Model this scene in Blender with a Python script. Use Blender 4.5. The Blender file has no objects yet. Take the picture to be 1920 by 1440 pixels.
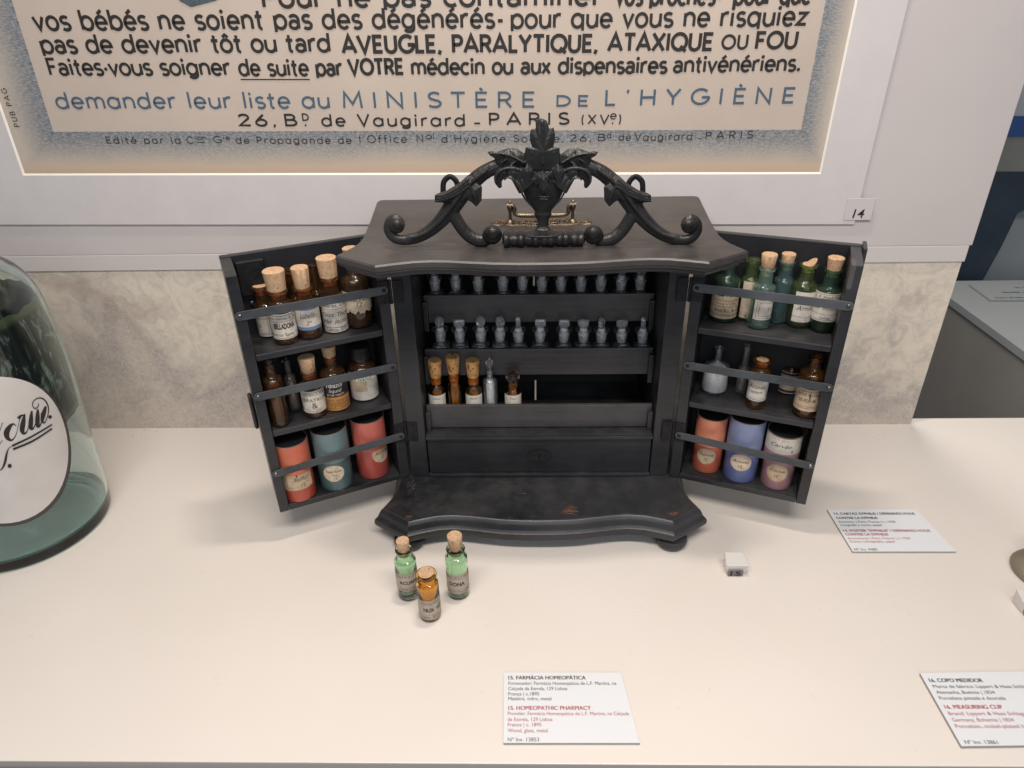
import bpy, bmesh, math, random
from mathutils import Vector, Matrix
import mathutils
random.seed(7)
R = math.radians
S = bpy.context.scene
COL = S.collection

# ------------------------------------------------------------------ camera
F = 1299.2
CAM = Vector((0, 0, 0.52))
_p, _y, _r = R(29.611), R(1.5095), R(-1.1379)
FWD = Vector((-math.sin(_y)*math.cos(_p), math.cos(_y)*math.cos(_p), -math.sin(_p)))
_rt = Vector((math.cos(_y), math.sin(_y), 0)); _up = _rt.cross(FWD)
RT = math.cos(_r)*_rt + math.sin(_r)*_up
UP = -math.sin(_r)*_rt + math.cos(_r)*_up
cd = bpy.data.cameras.new('camera'); cam = bpy.data.objects.new('camera', cd); COL.objects.link(cam)
cd.sensor_width = 36; cd.lens = F/1920*36; cd.clip_start = 0.01; cd.clip_end = 50
m3 = Matrix((RT, UP, -FWD)).transposed()
cam.matrix_world = Matrix.Translation(CAM) @ m3.to_4x4()
cd.dof.use_dof = False
S.camera = cam

# ------------------------------------------------------------------ light
W = bpy.data.worlds.new('World'); S.world = W; W.use_nodes = True
W.node_tree.nodes['Background'].inputs[0].default_value = (0.76, 0.85, 1.0, 1)
W.node_tree.nodes['Background'].inputs[1].default_value = 0.22
def area(name, loc, target, sx, sy, power, col):
    l = bpy.data.lights.new(name, 'AREA'); l.shape = 'RECTANGLE'; l.size = sx; l.size_y = sy
    l.energy = power; l.color = col
    o = bpy.data.objects.new(name, l); COL.objects.link(o); o.location = loc
    o.rotation_euler = (Vector(target)-Vector(loc)).to_track_quat('-Z', 'Y').to_euler()
    return o
area('ceiling_lamp_over_case', (0.02, 0.60, 1.25), (0.02, 0.60, 0), 0.16, 0.05, 5.5, (1, 0.90, 0.79))
area('lamp_strip_case_front', (0.0, 0.10, 1.02), (0.0, 0.36, 0), 0.9, 0.10, 10.0, (1, 0.915, 0.83))
area('gallery_lamp_behind_viewer', (0.1, -0.9, 0.95), (0, 0.65, 0.12), 1.4, 0.5, 6.6, (0.86, 0.93, 1.0))
area('added_fill_next_case', (0.45, 1.20, 1.15), (0.85, 1.05, -0.1), 0.5, 0.3, 7.5, (1, 0.95, 0.88))  # added fill light, brightens the side of the neighbouring case
S.view_settings.view_transform = 'Standard'; S.view_settings.look = 'None'
S.view_settings.exposure = 0; S.view_settings.gamma = 1
S.cycles.max_bounces = 14; S.cycles.transmission_bounces = 12; S.cycles.transparent_max_bounces = 12
S.cycles.sample_clamp_indirect = 4.0; S.cycles.use_denoising = True
S.cycles.caustics_refractive = True; S.cycles.caustics_reflective = False; S.cycles.blur_glossy = 0.5

# sight lines used only to read measurements off the photograph onto real planes
def ray(x, y): return (x-960)/F*RT - (y-720)/F*UP + FWD
def on_z(x, y, z=0.0): d = ray(x, y); return CAM + d*((z-CAM.z)/d.z)
def on_y(x, y, Y): d = ray(x, y); return CAM + d*((Y-CAM.y)/d.y)
def depth(P): return (Vector(P)-CAM).dot(FWD)

# ------------------------------------------------------------------ materials
def newmat(name):
    m = bpy.data.materials.new(name); m.use_nodes = True
    return m, m.node_tree, m.node_tree.nodes['Principled BSDF']
def nd(t, kind, **kw):
    n = t.nodes.new(kind)
    for k, v in kw.items():
        if k.startswith('i_'):
            n.inputs[k[2:]].default_value = v
        else: setattr(n, k, v)
    return n
def coords(t, scale=(1, 1, 1), kind='Object', rot=(0, 0, 0)):
    tc = t.nodes.new('ShaderNodeTexCoord'); mp = t.nodes.new('ShaderNodeMapping')
    mp.inputs['Scale'].default_value = scale; mp.inputs['Rotation'].default_value = rot
    t.links.new(tc.outputs[kind], mp.inputs[0]); return mp.outputs[0]
def noise(t, vec, scale, detail=4, rough=.55, dist=0):
    n = nd(t, 'ShaderNodeTexNoise'); n.inputs['Scale'].default_value = scale; n.inputs['Detail'].default_value = detail
    n.inputs['Roughness'].default_value = rough; n.inputs['Distortion'].default_value = dist
    t.links.new(vec, n.inputs['Vector']); return n.outputs['Fac']
def ramp(t, fac, stops, interp='LINEAR'):
    r = nd(t, 'ShaderNodeValToRGB'); r.color_ramp.interpolation = interp
    e = r.color_ramp.elements
    while len(e) < len(stops): e.new(0.5)
    for k, (p, c) in enumerate(stops):
        e[k].position = p; e[k].color = (*c, 1) if len(c) == 3 else c
    t.links.new(fac, r.inputs[0]); return r.outputs[0]
def mix(t, fac, a, b, mode='MIX'):
    n = nd(t, 'ShaderNodeMix', data_type='RGBA', blend_type=mode)
    if isinstance(fac, (int, float)): n.inputs[0].default_value = fac
    else: t.links.new(fac, n.inputs[0])
    for k, v in ((6, a), (7, b)):
        if isinstance(v, tuple): n.inputs[k].default_value = (*v, 1)
        else: t.links.new(v, n.inputs[k])
    return n.outputs[2]
def mth(t, op, a, b=None, c=None, clamp=False):
    n = nd(t, 'ShaderNodeMath', operation=op); n.use_clamp = clamp
    for k, v in enumerate((a, b, c)):
        if v is None: continue
        if isinstance(v, (int, float)): n.inputs[k].default_value = v
        else: t.links.new(v, n.inputs[k])
    return n.outputs[0]
def bump(t, b, h, strength=.3, dist=.001):
    n = nd(t, 'ShaderNodeBump'); n.inputs['Strength'].default_value = strength; n.inputs['Distance'].default_value = dist
    t.links.new(h, n.inputs['Height']); t.links.new(n.outputs[0], b.inputs['Normal'])
def plain(name, col, rough=.5, metal=0.0, spec=.5, var=0.0, vscale=60, bmp=0.0, coat=0):
    m, t, b = newmat(name)
    b.inputs['Base Color'].default_value = (*col, 1); b.inputs['Roughness'].default_value = rough
    b.inputs['Metallic'].default_value = metal; b.inputs['Specular IOR Level'].default_value = spec
    b.inputs['Coat Weight'].default_value = coat
    if var or bmp:
        v = coords(t); f = noise(t, v, vscale, 5, .6)
        if var:
            lo = tuple(c*(1-var) for c in col); hi = tuple(min(1, c*(1+var)) for c in col)
            t.links.new(ramp(t, f, [(.3, lo), (.7, hi)]), b.inputs['Base Color'])
        if bmp: bump(t, b, f, bmp, .0005)
    return m
def wood(name, col, hi, rough, scale=(14, 120, 120), wear=0.0, spec=.5):
    m, t, b = newmat(name)
    v = coords(t, scale); g = noise(t, v, 1.6, 6, .65, .4)
    big = noise(t, coords(t), 9, 5, .6)
    c = ramp(t, g, [(.25, col), (.75, hi)])
    c = mix(t, ramp(t, big, [(.35, (0, 0, 0)), (.75, (1, 1, 1))]), c, tuple(min(1, x*1.7+.006) for x in hi))
    ge = t.nodes.new('ShaderNodeNewGeometry'); sn = nd(t, 'ShaderNodeSeparateXYZ'); t.links.new(ge.outputs['Normal'], sn.inputs[0])
    dn = noise(t, coords(t), 38, 6, .7)
    dust = mth(t, 'MULTIPLY', ramp(t, sn.outputs[2], [(.35, (0, 0, 0)), (.9, (1, 1, 1))]), ramp(t, dn, [(.45, (0, 0, 0)), (.75, (1, 1, 1))]))
    c = mix(t, mth(t, 'MULTIPLY', dust, .45), c, (.085, .078, .074))
    if wear:
        w = noise(t, coords(t, (60, 220, 220)), 1.0, 8, .75)
        c = mix(t, ramp(t, w, [(.70-.02*wear, (0, 0, 0)), (.76-.02*wear, (1, 1, 1))]), c, (.10, .082, .07))
    t.links.new(c, b.inputs['Base Color'])
    t.links.new(ramp(t, big, [(.2, (rough*.8,)*3), (.8, (min(1, rough*1.25),)*3)]), b.inputs['Roughness'])
    b.inputs['Specular IOR Level'].default_value = spec
    if 'carved' in name:
        ge = t.nodes.new('ShaderNodeNewGeometry')
        worn = mth(t, 'MULTIPLY', ramp(t, ge.outputs['Pointiness'], [(.535, (0, 0, 0)), (.60, (1, 1, 1))]), ramp(t, noise(t, coords(t), 60, 5, .7), [(.48, (0, 0, 0)), (.62, (1, 1, 1))]))
        c2 = mix(t, mth(t, 'MULTIPLY', worn, .8), c, (.085, .055, .038)); t.links.new(c2, b.inputs['Base Color'])
        kn = noise(t, coords(t, (1, 1, .6)), 170, 4, .6); bump(t, b, kn, .8, .0014)
    else: bump(t, b, g, .30, .0005)
    return m
M = {}
M['wood'] = wood('black_stained_wood', (.005, .0055, .0068), (.021, .021, .0235), .33, wear=.8, spec=.45)
M['wood_top'] = wood('black_polished_wood', (.017, .015, .0155), (.044, .039, .038), .38, wear=.9)
M['wood_in'] = wood('dark_inner_wood', (.012, .0115, .014), (.048, .045, .046), .45, (10, 90, 160))
M['wood_black'] = plain('black_board', (.006, .006, .009), .6, var=.4)
M['carved'] = wood('carved_black_wood', (.005, .005, .0055), (.014, .0135, .0135), .31, (60, 60, 60), wear=1.0, spec=.4)
M['metal'] = wood('blackened_steel_strip', (.014, .016, .019), (.052, .058, .065), .46, (60, 260, 260), wear=1.0)
M['hinge'] = plain('dark_iron_hinge', (.016, .016, .018), .45, .5, var=.5, vscale=200, bmp=.3)
M['screw'] = plain('steel_screw', (.20, .19, .18), .35, 1.0, var=.3)
M['brass'] = plain('aged_brass', (.20, .155, .11), .45, 1.0, var=.5, vscale=150, bmp=.6)
M['chip'] = plain('bare_wood_scar', (.17, .085, .052), .8, var=.5, vscale=900)
M['groove'] = plain('carved_groove', (.004, .004, .005), .7)
M['ink'] = plain('black_ink', (.018, .015, .013), .7)
M['inkgrey'] = plain('grey_ink', (.03, .027, .027), .7)
M['inksoft'] = plain('brown_ink', (.06, .045, .035), .8)
M['inkred'] = plain('red_ink', (.36, .07, .07), .7)
M['inkblue'] = plain('blue_print_ink', (.060, .105, .155), .8, var=.25, vscale=900)
M['inkwhite'] = plain('white_print', (.7, .68, .62), .7)
M['labelblue'] = plain('blue_label_border', (.12, .18, .32), .7)
M['green'] = plain('green_print', (.09, .22, .15), .7)
def paper(name, col, stain=.25, sc=160):
    m, t, b = newmat(name)
    f = noise(t, coords(t), sc, 6, .6); g = noise(t, coords(t), sc*5, 4, .6)
    lo = (col[0]*(1-stain*.7), col[1]*(1-stain), col[2]*(1-stain*1.3))
    t.links.new(ramp(t, f, [(.3, lo), (.6, col)]), b.inputs['Base Color'])
    b.inputs['Roughness'].default_value = .8; bump(t, b, g, .15, .0002); return m
M['paper'] = paper('white_label_paper', (.62, .58, .52))
M['cream'] = paper('cream_label_paper', (.62, .52, .40), .35)
M['tan'] = paper('tan_label_paper', (.50, .39, .27), .3)
M['greylabel'] = paper('grey_cream_label_paper', (.47, .41, .34), .22)
M['orangelabel'] = paper('orange_label_paper', (.48, .23, .06), .3)
M['brownlabel'] = paper('dark_brown_label', (.035, .025, .022), .3)
M['darkgreenlabel'] = paper('dark_green_label', (.02, .035, .032), .3)
M['card'] = plain('white_card', (.655, .665, .685), .6)
M['cardside'] = plain('grey_card_edge', (.36, .35, .33), .7)
# cork
m, t, b = newmat('cork'); v = coords(t)
f = noise(t, v, 420, 6, .7); pore = noise(t, v, 330, 2, .5, .3)
c = ramp(t, f, [(.25, (.30, .16, .085)), (.5, (.50, .32, .19)), (.8, (.62, .43, .28))])
c = mix(t, ramp(t, pore, [(.27, (1, 1, 1)), (.34, (0, 0, 0))]), c, (.06, .025, .015))
t.links.new(c, b.inputs['Base Color']); b.inputs['Roughness'].default_value = .85; bump(t, b, f, .6, .0006); M['cork'] = m
m, t, b = newmat('stained_cork'); v = coords(t)
f = noise(t, v, 420, 6, .7); pore = noise(t, coords(t, (1, 1, .8)), 230, 3, .6, .8)
c = ramp(t, f, [(.25, (.36, .15, .04)), (.5, (.60, .31, .11)), (.8, (.72, .42, .18))])
c = mix(t, ramp(t, pore, [(.36, (1, 1, 1)), (.42, (0, 0, 0))]), c, (.045, .014, .006))
t.links.new(c, b.inputs['Base Color']); b.inputs['Roughness'].default_value = .8; bump(t, b, f, .6, .0006); M['corkstain'] = m
def canister(name, col):
    m, t, b = newmat(name); f = noise(t, coords(t), 45, 5, .6); g = noise(t, coords(t), 500, 3, .6)
    c = ramp(t, f, [(.3, tuple(x*.78 for x in col)), (.7, col)])
    c = mix(t, ramp(t, g, [(.68, (0, 0, 0)), (.78, (1, 1, 1))]), c, tuple(min(1, x*1.6+.05) for x in col))
    t.links.new(c, b.inputs['Base Color']); b.inputs['Roughness'].default_value = .30
    bump(t, b, f, .08, .0008); return m
M['red'] = canister('glazed_orange_red_paper', (.46, .078, .045))
M['teal'] = canister('glazed_teal_paper', (.085, .145, .155))
M['coral'] = canister('glazed_coral_paper', (.44, .085, .065))
M['orange'] = canister('glazed_orange_paper', (.52, .13, .075))
M['blue'] = canister('glazed_blue_paper', (.13, .165, .36))
M['mauve'] = canister('glazed_mauve_paper', (.38, .20, .22))
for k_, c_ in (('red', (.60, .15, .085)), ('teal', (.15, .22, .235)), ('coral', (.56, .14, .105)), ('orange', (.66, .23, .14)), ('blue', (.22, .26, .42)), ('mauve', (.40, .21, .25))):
    M[k_+'_lid'] = canister('lit_tint_%s_lid_paper' % k_, c_)  # lighter lid tint paints the lit upper zone of each canister
M['rim'] = plain('paper_rim', (.22, .15, .12), .8, var=.3)
def glass(name, col, rough=.02, tr=1.0):
    m, t, b = newmat(name)
    b.inputs['Base Color'].default_value = (*col, 1); b.inputs['Roughness'].default_value = rough
    b.inputs['Transmission Weight'].default_value = tr; b.inputs['IOR'].default_value = 1.48
    return m
M['amber'] = glass('amber_glass', (.74, .40, .15), .012, .97)
M['amberdark'] = glass('dark_amber_glass', (.66, .38, .20), .012, .965)
M['amberbright'] = glass('honey_amber_glass', (.93, .62, .20))
M['g_green'] = glass('pale_green_glass', (.68, .90, .70))
M['g_olive'] = glass('olive_green_glass', (.60, .76, .36), .012, .965)
M['g_dark'] = glass('dark_green_glass', (.32, .55, .38), .012, .965)
M['g_aqua'] = glass('aqua_glass', (.66, .88, .78), .012, .94)
M['g_teal'] = glass('blue_green_glass', (.46, .68, .68), .012, .94)
M['clear'] = glass('clear_glass', (.95, .96, .97), .008, .955)
M['stopper'] = glass('dusty_stopper_glass', (.95, .95, .95), .03, .84)
M['smoke'] = glass('smoky_clear_glass', (.80, .76, .75), .01, .94)
M['jarglass'] = glass('sea_green_jar_glass', (.96, .985, .98), .01)
_n = M['jarglass'].node_tree; _va = _n.nodes.new('ShaderNodeVolumeAbsorption'); _va.inputs['Color'].default_value = (.25, .98, .96, 1); _va.inputs['Density'].default_value = 26
_n.links.new(_va.outputs[0], _n.nodes['Material Output'].inputs['Volume'])
M['frost'] = plain('ground_glass', (.60, .60, .60), .35, spec=.6, var=.4, vscale=350)
m_, t_, b_ = newmat('milky_acrylic'); b_.inputs['Base Color'].default_value = (.86, .83, .80, 1); b_.inputs['Roughness'].default_value = .12; b_.inputs['Transmission Weight'].default_value = .35; M['milky'] = m_
M['acrylic'] = glass('clear_acrylic', (.97, .97, .97), .03)
M['powderwhite'] = plain('white_powder', (.86, .85, .82), .9, var=.2, vscale=500, bmp=.5)
M['powdergrey'] = plain('grey_powder', (.20, .18, .19), .9, var=.3, vscale=300)
M['powderdark'] = plain('dark_residue', (.055, .030, .018), .9, var=.4, vscale=300)
M['powderbrown'] = plain('brown_residue', (.16, .10, .06), .9, var=.4, vscale=300)
M['tanfill'] = plain('tan_reflection_fill', (.36, .26, .16), .9, var=.35, vscale=700)
M['blackcap'] = plain('black_cap', (.012, .012, .013), .35)
M['pink'] = plain('pink_label_paper', (.42, .25, .24), .8)

# ------------------------------------------------------------------ helpers
def tag(o, label=None, cat=None, group=None, kind=None):
    if label: o['label'] = label
    if cat: o['category'] = cat
    if group: o['group'] = group
    if kind: o['kind'] = kind
    return o
def empty(name, loc=(0, 0, 0), rz=0, parent=None):
    o = bpy.data.objects.new(name, None); COL.objects.link(o); o.location = loc; o.rotation_euler = (0, 0, rz)
    o.empty_display_size = .01
    if parent: o.parent = parent
    return o
def obj(name, bm, mat, parent=None, smooth=False, bevel=0, loc=None, auto=40):
    me = bpy.data.meshes.new(name)
    bmesh.ops.recalc_face_normals(bm, faces=bm.faces)
    bm.to_mesh(me); bm.free()
    for mm in (mat if isinstance(mat, (list, tuple)) else [mat]): me.materials.append(M[mm] if isinstance(mm, str) else mm)
    if smooth:
        me.shade_smooth()
        if auto:
            me.set_sharp_from_angle(angle=R(auto))
    o = bpy.data.objects.new(name, me); COL.objects.link(o)
    if parent: o.parent = parent
    if loc: o.location = loc
    if bevel:
        b = o.modifiers.new('b', 'BEVEL'); b.width = bevel; b.segments = 2; b.limit_method = 'ANGLE'
        b.harden_normals = False
    return o
def box(bm, x0, x1, y0, y1, z0, z1):
    v = [bm.verts.new((x, y, z)) for z in (z0, z1) for y in (y0, y1) for x in (x0, x1)]
    for f in ((0, 1, 3, 2), (4, 6, 7, 5), (0, 4, 5, 1), (2, 3, 7, 6), (0, 2, 6, 4), (1, 5, 7, 3)):
        bm.faces.new([v[i] for i in f])
    return v
def boxo(name, a, mat, parent=None, bevel=.0006):
    bm = bmesh.new(); box(bm, *a); return obj(name, bm, mat, parent, bevel=bevel)
def lathe(bm, prof, n=32, cx=0, cy=0, sy=1.0, closed=False, jit=0):
    rings = []
    for (r, z) in prof:
        if r < 1e-6: rings.append([bm.verts.new((cx, cy, z))])
        else: rings.append([bm.verts.new((cx+r*math.cos(2*math.pi*k/n), cy+sy*r*math.sin(2*math.pi*k/n), z + (random.uniform(-jit, jit) if jit else 0))) for k in range(n)])
    seq = list(zip(rings, rings[1:]))
    if closed: seq.append((rings[-1], rings[0]))
    for a, b in seq:
        for k in range(n):
            j = (k+1) % n
            if len(a) == 1 and len(b) == 1: continue
            if len(a) == 1: bm.faces.new((a[0], b[j], b[k]))
            elif len(b) == 1: bm.faces.new((a[k], a[j], b[0]))
            else: bm.faces.new((a[k], a[j], b[j], b[k]))
    return bm
def tube(bm, pts, rad, n=10, flat=1.0, cap=True):
    """sweep; pts list of Vector, rad list; flat squashes along local y (world Y)"""
    rings = []
    for i, p in enumerate(pts):
        a = pts[max(i-1, 0)]; b = pts[min(i+1, len(pts)-1)]; d = (b-a).normalized()
        ref = Vector((0, 1, 0)) if abs(d.y) < .9 else Vector((1, 0, 0))
        s = d.cross(ref).normalized(); q = s.cross(d).normalized()
        rings.append([bm.verts.new(p + s*rad[i]*math.cos(2*math.pi*k/n) + q*rad[i]*flat*math.sin(2*math.pi*k/n)) for k in range(n)])
    for a, b in zip(rings, rings[1:]):
        for k in range(n): bm.faces.new((a[k], a[(k+1) % n], b[(k+1) % n], b[k]))
    if cap: bm.faces.new(rings[0][::-1]); bm.faces.new(rings[-1])
def smoothpath(P, n=6):
    """Catmull-Rom through tuples"""
    out = []
    for i in range(len(P)-1):
        p0, p1, p2, p3 = P[max(i-1, 0)], P[i], P[i+1], P[min(i+2, len(P)-1)]
        for k in range(n):
            t = k/n
            out.append(tuple(.5*((2*b)+(-a+c)*t+(2*a-5*b+4*c-d)*t*t+(-a+3*b-3*c+d)*t**3) for a, b, c, d in zip(p0, p1, p2, p3)))
    out.append(tuple(P[-1])); return out
def ribbon(bm, pts, w, mp, closed=False):
    """flat mitred stroke; pts 2-D, w a number or list; mp maps (u, v) to 3-D"""
    n = len(pts); L = []; Rr = []
    for i in range(n):
        a = Vector(pts[i-1] if (i > 0 or closed) else pts[i]); b = Vector(pts[(i+1) % n] if (i < n-1 or closed) else pts[i])
        p = Vector(pts[i])
        d1 = (p-a).normalized() if (p-a).length > 1e-9 else (b-p).normalized()
        d2 = (b-p).normalized() if (b-p).length > 1e-9 else d1
        t = (d1+d2)
        t = t.normalized() if t.length > 1e-6 else d1
        nn = Vector((-t.y, t.x)); c = max(.45, nn.dot(Vector((-d1.y, d1.x))))
        ww = (w[i] if isinstance(w, list) else w)/2/c
        L.append(bm.verts.new(mp(*(p+nn*ww)))); Rr.append(bm.verts.new(mp(*(p-nn*ww))))
    for i in range(n if closed else n-1):
        j = (i+1) % n
        bm.faces.new((L[i], L[j], Rr[j], Rr[i]))
def disc(bm, u, v, r, mp, n=14):
    bm.faces.new([bm.verts.new(mp(u+r*math.cos(2*math.pi*k/n), v+r*math.sin(2*math.pi*k/n))) for k in range(n)])

# printed text: the built-in font as flat mesh, mapped to a surface
_tc = {}
def textmesh(body, bold=0.0, shear=0.0, spacing=1.0):
    key = (body, bold, shear, spacing)
    if key in _tc: return _tc[key]
    c = bpy.data.curves.new('t', 'FONT'); c.body = body; c.offset = bold; c.shear = shear; c.space_character = spacing
    c.resolution_u = 3; c.fill_mode = 'FRONT'
    o = bpy.data.objects.new('t', c)
    me = bpy.data.meshes.new_from_object(o)
    V = [(v.co.x, v.co.y) for v in me.vertices]; Fc = [tuple(p.vertices) for p in me.polygons]
    bpy.data.objects.remove(o); bpy.data.curves.remove(c); bpy.data.meshes.remove(me)
    if V:
        x0 = min(v[0] for v in V); x1 = max(v[0] for v in V)
    else: x0, x1 = 0, 1
    _tc[key] = (V, Fc, x0, x1); return _tc[key]
def put_text(bm, body, u0, v0, width=None, height=None, mp=None, center=False, **kw):
    """cap height of the font is about 0.7; width/height in surface units"""
    V, Fc, x0, x1 = textmesh(body, **kw)
    sx = width/(x1-x0) if width else height/.7
    sy = height/.7 if height else sx
    if center: u0 -= sx*(x1-x0)/2
    vs = [bm.verts.new(mp(u0+(x-x0)*sx, v0+y*sy)) for x, y in V]
    for f in Fc:
        try: bm.faces.new([vs[i] for i in f])
        except ValueError: pass

# ------------------------------------------------------------------ hand-drawn poster alphabet (centre-line strokes)
def A(cx, cy, rx, ry, a, b, n=18):
    return [(cx+rx*math.cos(R(a+(b-a)*k/n)), cy+ry*math.sin(R(a+(b-a)*k/n))) for k in range(n+1)]
X = .66; C_ = .33
def O(cx=.30, cy=.33, rx=.27, ry=.33): return ('o', A(cx, cy, rx, ry, 0, 360, 26)[:-1])
G = {
 'a': (.58, [A(.27, .44, .22, .22, 150, 0, 10)+[(.49, 0)], ('o', A(.26, .19, .21, .19, 0, 360, 20)[:-1])]),
 'α': (.66, [O(), [(.57, X), (.57, 0)]]),
 'b': (.64, [[(.06, 1), (.06, 0)], O(.33)]),
 'c': (.54, [A(.30, .33, .27, .33, 48, 312)]),
 'd': (.66, [O(), [(.57, 1), (.57, 0)]]),
 'e': (.62, [[(.05, .33), (.56, .33)]+A(.30, .33, .26, .33, 8, 318, 20)]),
 'f': (.38, [A(.30, .82, .16, .18, 80, 180, 8)+[(.14, 0)], [(.0, .62), (.34, .62)]]),
 'g': (.66, [O(), [(.57, X), (.57, .02)]+A(.32, .02, .25, .21, 0, -150, 12)]),
 'h': (.62, [[(.06, 1), (.06, 0)], A(.30, .40, .24, .26, 170, 0, 12)+[(.54, 0)]]),
 'i': (.20, [[(.08, X), (.08, 0)], ('d', .08, .88)]),
 'l': (.18, [[(.08, 1), (.08, 0)]]),
 'm': (.94, [[(.06, X), (.06, 0)], A(.26, .42, .20, .24, 170, 0, 10)+[(.46, 0)], A(.66, .42, .20, .24, 180, 0, 10)+[(.86, 0)]]),
 'n': (.60, [[(.06, X), (.06, 0)], A(.29, .40, .23, .26, 170, 0, 12)+[(.52, 0)]]),
 'o': (.62, [O()]),
 'p': (.64, [[(.06, X), (.06, -.17)], O(.33)]),
 'q': (.66, [O(), [(.57, X), (.57, -.17)]]),
 'r': (.40, [[(.06, X), (.06, 0)], A(.30, .38, .24, .28, 170, 70, 8)]),
 's': (.48, [A(.24, .49, .19, .17, 35, 250, 12)+A(.24, .16, .20, .17, 80, -145, 12)]),
 't': (.38, [[(.16, .9), (.16, .14)]+A(.28, .14, .12, .14, 190, 280, 6), [(.0, .62), (.34, .62)]]),
 'u': (.60, [[(.05, X)]+A(.28, .26, .23, .26, 180, 350, 12)+[(.51, .3)], [(.53, X), (.53, 0)]]),
 'v': (.54, [[(.02, X), (.26, .02), (.50, X)]]),
 'x': (.54, [[(.02, X), (.48, 0)], [(.48, X), (.02, 0)]]),
 'y': (.54, [[(.02, X), (.27, .04)], [(.52, X), (.18, -.20)]]),
 'z': (.52, [[(.03, X-.05), (.46, X-.05), (.03, .05), (.48, .05)]]),
 'A': (.80, [[(.02, 0), (.38, .98), (.74, 0)], [(.15, .3), (.61, .3)]]),
 'B': (.64, [[(.32, .52), (.08, .52), (.08, .95), (.30, .95)]+A(.32, .735, .20, .215, 90, -90, 10), [(.08, .5), (.08, .05), (.32, .05)]+A(.34, .285, .24, .235, -90, 90, 10)+[(.32, .52)]]),
 'C': (.80, [A(.44, .5, .39, .47, 45, 315, 20)]),
 'D': (.78, [('o', [(.08, .95), (.08, .05)]+A(.30, .5, .40, .45, -90, 90, 14))]),
 'E': (.58, [[(.52, .95), (.08, .95), (.08, .05), (.52, .05)], [(.10, .5), (.47, .5)]]),
 'F': (.54, [[(.50, .95), (.08, .95), (.08, 0)], [(.10, .5), (.44, .5)]]),
 'G': (.84, [A(.44, .5, .39, .47, 45, 350, 20)+[(.80, .46), (.50, .46)]]),
 'H': (.76, [[(.08, 1), (.08, 0)], [(.66, 1), (.66, 0)], [(.08, .5), (.66, .5)]]),
 'I': (.22, [[(.10, 1), (.10, 0)]]),
 'L': (.52, [[(.08, 1), (.08, .05), (.48, .05)]]),
 'M': (.90, [[(.06, 0), (.12, 1), (.43, .25), (.74, 1), (.80, 0)]]),
 'N': (.78, [[(.08, 0), (.08, .98), (.66, .02), (.66, 1)]]),
 'O': (.88, [('o', A(.44, .5, .39, .47, 0, 360, 30)[:-1])]),
 'P': (.62, [[(.08, 0), (.08, .95), (.30, .95)]+A(.32, .70, .22, .25, 90, -90, 10)+[(.10, .45)]]),
 'Q': (.88, [('o', A(.44, .5, .39, .47, 0, 360, 30)[:-1]), [(.50, .25), (.82, -.06)]]),
 'R': (.66, [[(.08, 0), (.08, .95), (.30, .95)]+A(.32, .71, .22, .24, 90, -90, 10)+[(.10, .47)], [(.34, .46), (.58, 0)]]),
 'S': (.62, [A(.31, .74, .23, .22, 30, 250, 12)+A(.30, .26, .26, .22, 80, -150, 12)]),
 'T': (.64, [[(.31, .92), (.31, 0)], [(.02, .95), (.60, .95)]]),
 'U': (.72, [[(.08, 1)]+A(.35, .32, .27, .30, 180, 360, 14)+[(.62, 1)]]),
 'V': (.76, [[(.02, 1), (.36, .02), (.70, 1)]]),
 'X': (.70, [[(.03, 1), (.64, 0)], [(.64, 1), (.03, 0)]]),
 'Y': (.70, [[(.03, 1), (.33, .48), (.33, 0)], [(.63, 1), (.33, .48)]]),
 '2': (.66, [A(.30, .72, .24, .24, 165, -20, 12)+[(.06, .05), (.60, .05)]]),
 '6': (.64, [[(.46, .96), (.14, .50)], ('o', A(.32, .28, .26, .26, 0, 360, 20)[:-1])]),
 ',': (.26, [[(.14, .12), (.06, -.12)]]), '.': (.24, [('d', .10, .06)]), '·': (.22, [('d', .10, .34)]),
 '-': (.36, [[(.06, .33), (.30, .33)]]), '_': (.44, [[(.04, .08), (.36, .08)]]), "'": (.22, [[(.12, 1), (.08, .80)]]),
 '(': (.30, [A(.34, .42, .22, .60, 130, 230, 8)]), ')': (.30, [A(-.04, .42, .22, .60, 50, -50, 8)]), ' ': (.34, []),
}
for ch, base, acc in (('é', 'e', [(.20, .78), (.42, .98)]), ('è', 'e', [(.22, .95), (.34, .80)]), ('È', 'E', [(.22, 1.24), (.34, 1.10)])):
    G[ch] = (G[base][0], G[base][1]+[acc])
G['ô'] = (.62, [O(), [(.16, .80), (.30, .93), (.44, .80)]])
def strokes(bm, txt, mp, u0, v0, width, height, w, track=0.0, yscale=1.0):
    tot = sum(G[c][0]+track for c in txt)-track; sx = width/tot; k = 0; x = 0
    for ch in txt:
        adv, parts = G[ch]
        for p in parts:
            k += 1; off = .00002*(k % 3)
            def m2(u, v, x=x, off=off): return mp(u0+(x*sx+u), v0+v, off)
            if p[0] == 'd':
                disc(bm, p[1]*sx, p[2]*height, w*.62, m2, 12); continue
            closed = p[0] == 'o'; pts = p[1] if closed else p
            ribbon(bm, [(a*sx, b*height) for a, b in pts], w, m2, closed)
        x += adv+track

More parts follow.
